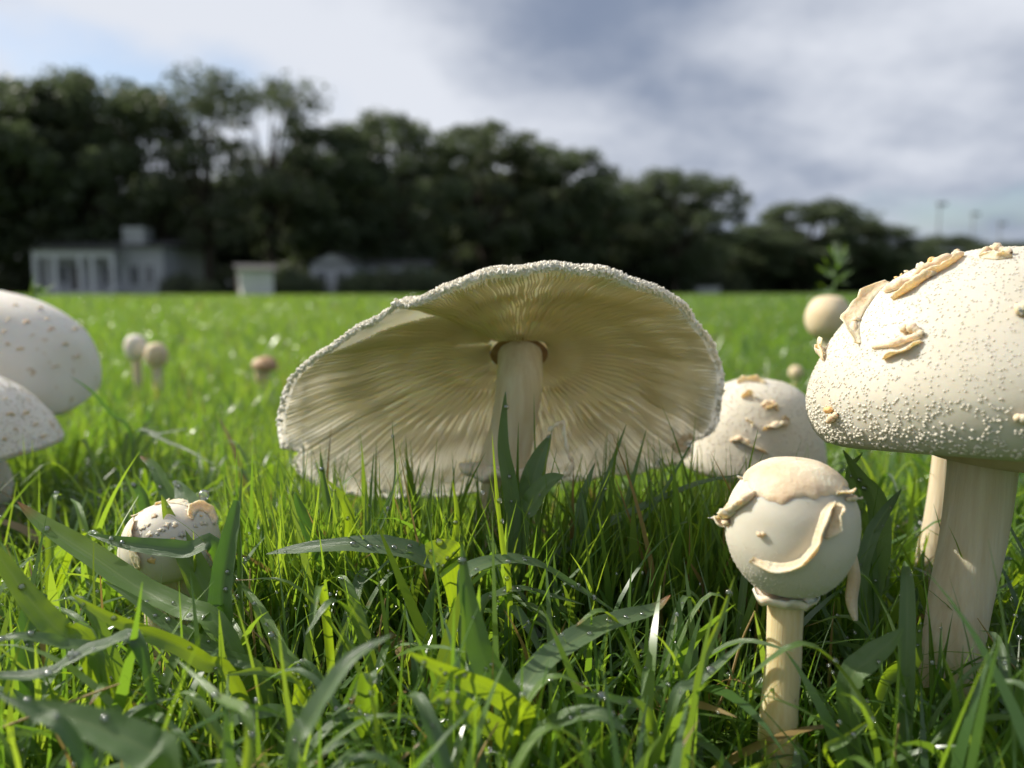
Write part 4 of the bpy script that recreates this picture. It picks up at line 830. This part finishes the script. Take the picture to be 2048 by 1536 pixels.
plant('wiry dark stem arching up beside the shaded pair of caps', (262, 960, .46), [([(265, 878, .465), (225, 830, .46), (185, 785, .455), (140, 752, .45)], 9, dict(tone=.0)), ([(270, 876, .465), (320, 868, .46), (378, 856, .455)], 10, dict(tone=.0)), ([(272, 880, .465), (350, 890, .45), (430, 930, .43)], 8, dict(tone=.0))], name='wiry_grass')
plant('short blurred seed blade showing above the larger shaded cap', (75, 640, .8), [([(72, 600, .8), (88, 585, .8), (112, 566, .8)], 16, dict(tone=.2)), ([(70, 600, .8), (66, 575, .8), (68, 545, .8)], 14, dict(tone=.4))], name='seed_grass')
def weed():
    r = at(1668, 700, 1.15); r.z = 0; e = empty('feathery_weed', r, 'tall feathery weed standing out on the lawn above the tan capped mushroom', 'weed')
    ribbon_leaf([(1666, 600, 1.15), (1670, 560, 1.15), (1672, 525, 1.15)], 5, parent=e, root=r, tone=.3, name='stalk')
    rng = np.random.default_rng(4)
    for (x0, y0, dx, dy) in ((1670, 556, -1, -.62), (1672, 540, .9, -1), (1672, 525, -.35, -1), (1668, 585, -1, -.1), (1672, 566, 1, -.5), (1672, 528, .5, -1)):
        for k in range(4):
            a = rng.normal(0, .22); L_ = rng.uniform(28, 52); d = (dx*math.cos(a)-dy*math.sin(a), dx*math.sin(a)+dy*math.cos(a)); n_ = math.hypot(*d)
            ribbon_leaf([(x0, y0, 1.15), (x0+d[0]/n_*L_*.5, y0+d[1]/n_*L_*.5, 1.15+rng.normal(0, .015)), (x0+d[0]/n_*L_, y0+d[1]/n_*L_, 1.15+rng.normal(0, .03))], 4.5, parent=e, tone=rng.uniform(0, .5), n=10, name='seed_spike')
weed()

# small unremarkable tufts of wider blades all over the front
def tufts():
    rng = np.random.default_rng(77); spots = []
    tries = 0
    while len(spots) < 46 and tries < 4000:
        tries += 1; Y = rng.uniform(.17, .50); x = rng.uniform(-1, 1)*(.66*Y+.02)
        if any(math.hypot(x-k[0], Y-k[1]) < k[2]+.012 and k[3] < .07 for k in KEEP_OUT): continue
        if any(math.hypot(x-s[0], Y-s[1]) < .022 for s in spots): continue
        spots.append((x, Y))
    for x, Y in spots:
        e = empty('grass_tuft', (x, Y, 0), 'small tuft of medium wide grass blades in the wet lawn', 'grass tuft', 'grass tufts in the front of the lawn')
        for k in range(rng.integers(3, 6)):
            az = rng.uniform(0, 6.28); h = rng.uniform(.03, .062)*(1.0 if Y > .2 else .75); out = rng.uniform(.012, .042); d = np.array([math.cos(az), math.sin(az), 0])
            P = catmull([np.array([x, Y, 0]), np.array([x, Y, h*.6])+d*out*.3, np.array([x, Y, h])+d*out*.75, np.array([x, Y, h*rng.uniform(.75, 1.08)])+d*out*1.25], 14)
            wid = rng.uniform(.0022, .0052); t = np.linspace(0, 1, 14); T = nrm(np.gradient(P, axis=0)); S = nrm(np.cross(T, np.array([0, 0, 1.0])+d*-.6)); Nn = np.cross(S, T); w = wid*.5*np.clip(np.sin(np.pi*(.2+.8*t)), .03, 1)**.7
            cols = np.linspace(-1, 1, 5); V = np.array([P+S*(w*u)[:, None]+Nn*(w*abs(u)*.4)[:, None] for u in cols])
            me = mesh_np('leaf', V.reshape(-1, 3), grid_quads(5, 14), True, {'rnd': np.full(70, rng.random()), 't': np.tile(t, 5), 'u': np.repeat(cols, 14), 'dry': np.full(70, float(rng.random() < .25))})
            o = obj('leaf', me, M['leaf'], e); LEAVES.append((P, Nn, S, w, o, e))
tufts()
# a few dry straws
def straws():
    rng = np.random.default_rng(5); b = NB('straw'); mt = b.done(b.translucent((.5, .36, .14), b.principled(b.ramp(b.noise(200), (.3, (.42, .30, .13)), (.7, (.58, .44, .22))), .6, .3), .3))
    for px, py, Y, dx, dz, L_ in ((500, 1200, .25, .1, 1, .03), (1480, 1290, .24, .25, 1, .035), (1790, 1500, .2, .05, 1, .02), (960, 1510, .19, .5, .9, .025), (150, 1400, .2, 1, .3, .03), (1620, 1470, .24, -.4, .8, .02), (760, 1260, .25, .2, 1, .03), (1330, 1150, .29, .15, 1, .035), (430, 1130, .27, -.5, .8, .02), (2000, 1300, .25, -.5, .8, .03)):
        p = np.array(at(px, py, Y)); d = nrm(np.array([dx, rng.normal(0, .2), dz])); base = p-d*(p[2]/max(d[2], .3))
        P = catmull([base, (base+p)/2+np.array([.002, 0, 0]), p, p+d*L_*.4], 10); V, Q = tube(P, np.linspace(.0006, .0002, 10), 6); tag(obj('dry_straw', mesh_np('dry_straw', V, Q), mt), 'thin dry tan straw poking out of the green grass', 'straw', 'dry straws in the lawn')
straws()

# ------------------------------------------------------------------ dew
def ico(sub):
    import bmesh
    bm = bmesh.new(); bmesh.ops.create_icosphere(bm, subdivisions=sub, radius=1); V = np.array([v.co[:] for v in bm.verts]); F = np.array([[v.index for v in f.verts] for f in bm.faces]); bm.free(); return V, F
def dew():
    rng = np.random.default_rng(99); V1, F1 = ico(2); V0, F0 = ico(1); Vz, Fz = (np.array([(1,0,0),(-1,0,0),(0,1,0),(0,-1,0),(0,0,1),(0,0,-1)], float), np.array([(0,2,4),(2,1,4),(1,3,4),(3,0,4),(2,0,5),(1,2,5),(3,1,5),(0,3,5)]))
    dm = bpy.data.meshes.new('dew_drop'); V3, F3 = ico(3); dm.from_pydata([tuple(v) for v in V3], [], F3.tolist()); dm.materials.append(M['dew'])
    for p in dm.polygons: p.use_smooth = True
    cnt = 0
    cand = []
    for (P, Nn, S, w, o, par) in LEAVES:
        if P[:, 1].mean() > .42: continue
        k = 6 if 'clump' in (par.get('label') or '') else (11 if 'dew' in (par.get('label') or '') or 'drops' in (par.get('label') or '') else (1 if par.name.startswith('grass_tuft') else 3))
        for _ in range(k):
            i = int(rng.uniform(.25, .98)*(len(P)-1)); cand.append((P[i]+S[i]*w[i]*rng.uniform(-.8, .8), Nn[i], rng.uniform(.00045, .0011)*(1.3 if rng.random() < .15 else 1), par))
    rng.shuffle(cand)
    for p, nn, r, par in cand[:290]:
        o = bpy.data.objects.new('dew_drop', dm); COL.objects.link(o); nn = nn if nn[2] > -.2 else -nn; o.location = Vector(p+nn*r*.55); o.scale = (r, r, r*.85); o.rotation_euler = Vector(nn).to_track_quat('Z', 'Y').to_euler()
        tag(o, 'clear round dew drop clinging to a blade in the front lawn', 'dew drop', 'dew drops on the wider blades')
    for px, py, Y, r in ((408, 990, .30, .0021), (415, 1014, .30, .0009), (413, 1022, .30, .0008), (965, 985, .29, .0010)):
        o = bpy.data.objects.new('dew_drop', dm); COL.objects.link(o); o.location = at(px, py, Y); o.scale = (r, r, r*1.05)
        tag(o, 'largest clear dew drop hanging above the scaly half buried mushroom' if r > .002 else 'clear round dew drop clinging to a blade in the front lawn', 'dew drop', None if r > .002 else 'dew drops on the wider blades')
    parts = []
    def scatter(C, n, r0, r1, Vt, Ft, y0, y1):
        m = (C[:, -1, 1] > y0) & (C[:, -1, 1] < y1); C = C[m]; n = min(n, len(C)); idx = rng.choice(len(C), n, replace=False); C = C[idx]; k = C.shape[1]
        j = np.where(rng.random(n) < .5, k-1, rng.integers(k//2, k, n)); p = C[np.arange(n), j]; r = rng.uniform(r0, r1, n)**1.0
        V = p[:, None]+Vt[None]*r[:, None, None]; parts.append((V.reshape(-1, 3), (np.arange(n)[:, None, None]*len(Vt)+Ft[None]).reshape(-1, 3)))
    scatter(DEWP[0], 700, .00025, .0007, V1, F1, .14, .36); scatter(DEWP[0], 3200, .0003, .0009, V0, F0, .36, .62); scatter(DEWP[1], 400, .0003, .0008, V1, F1, .16, .6); scatter(DEWP[2], 300, .0003, .0008, V1, F1, .13, .5)
    scatter(DEWP[6], 11000, .0004, .0013, Vz, Fz, .6, 1.6); scatter(DEWP[7], 6000, .0008, .0022, Vz, Fz, 1.6, 4.5)
    V, F = joinVQ(parts); tag(obj('fine_dew', mesh_np('fine_dew', V, F), M['dew']), 'fine glittering dew beads all over the lawn grass', 'dew', kind='stuff')
dew()
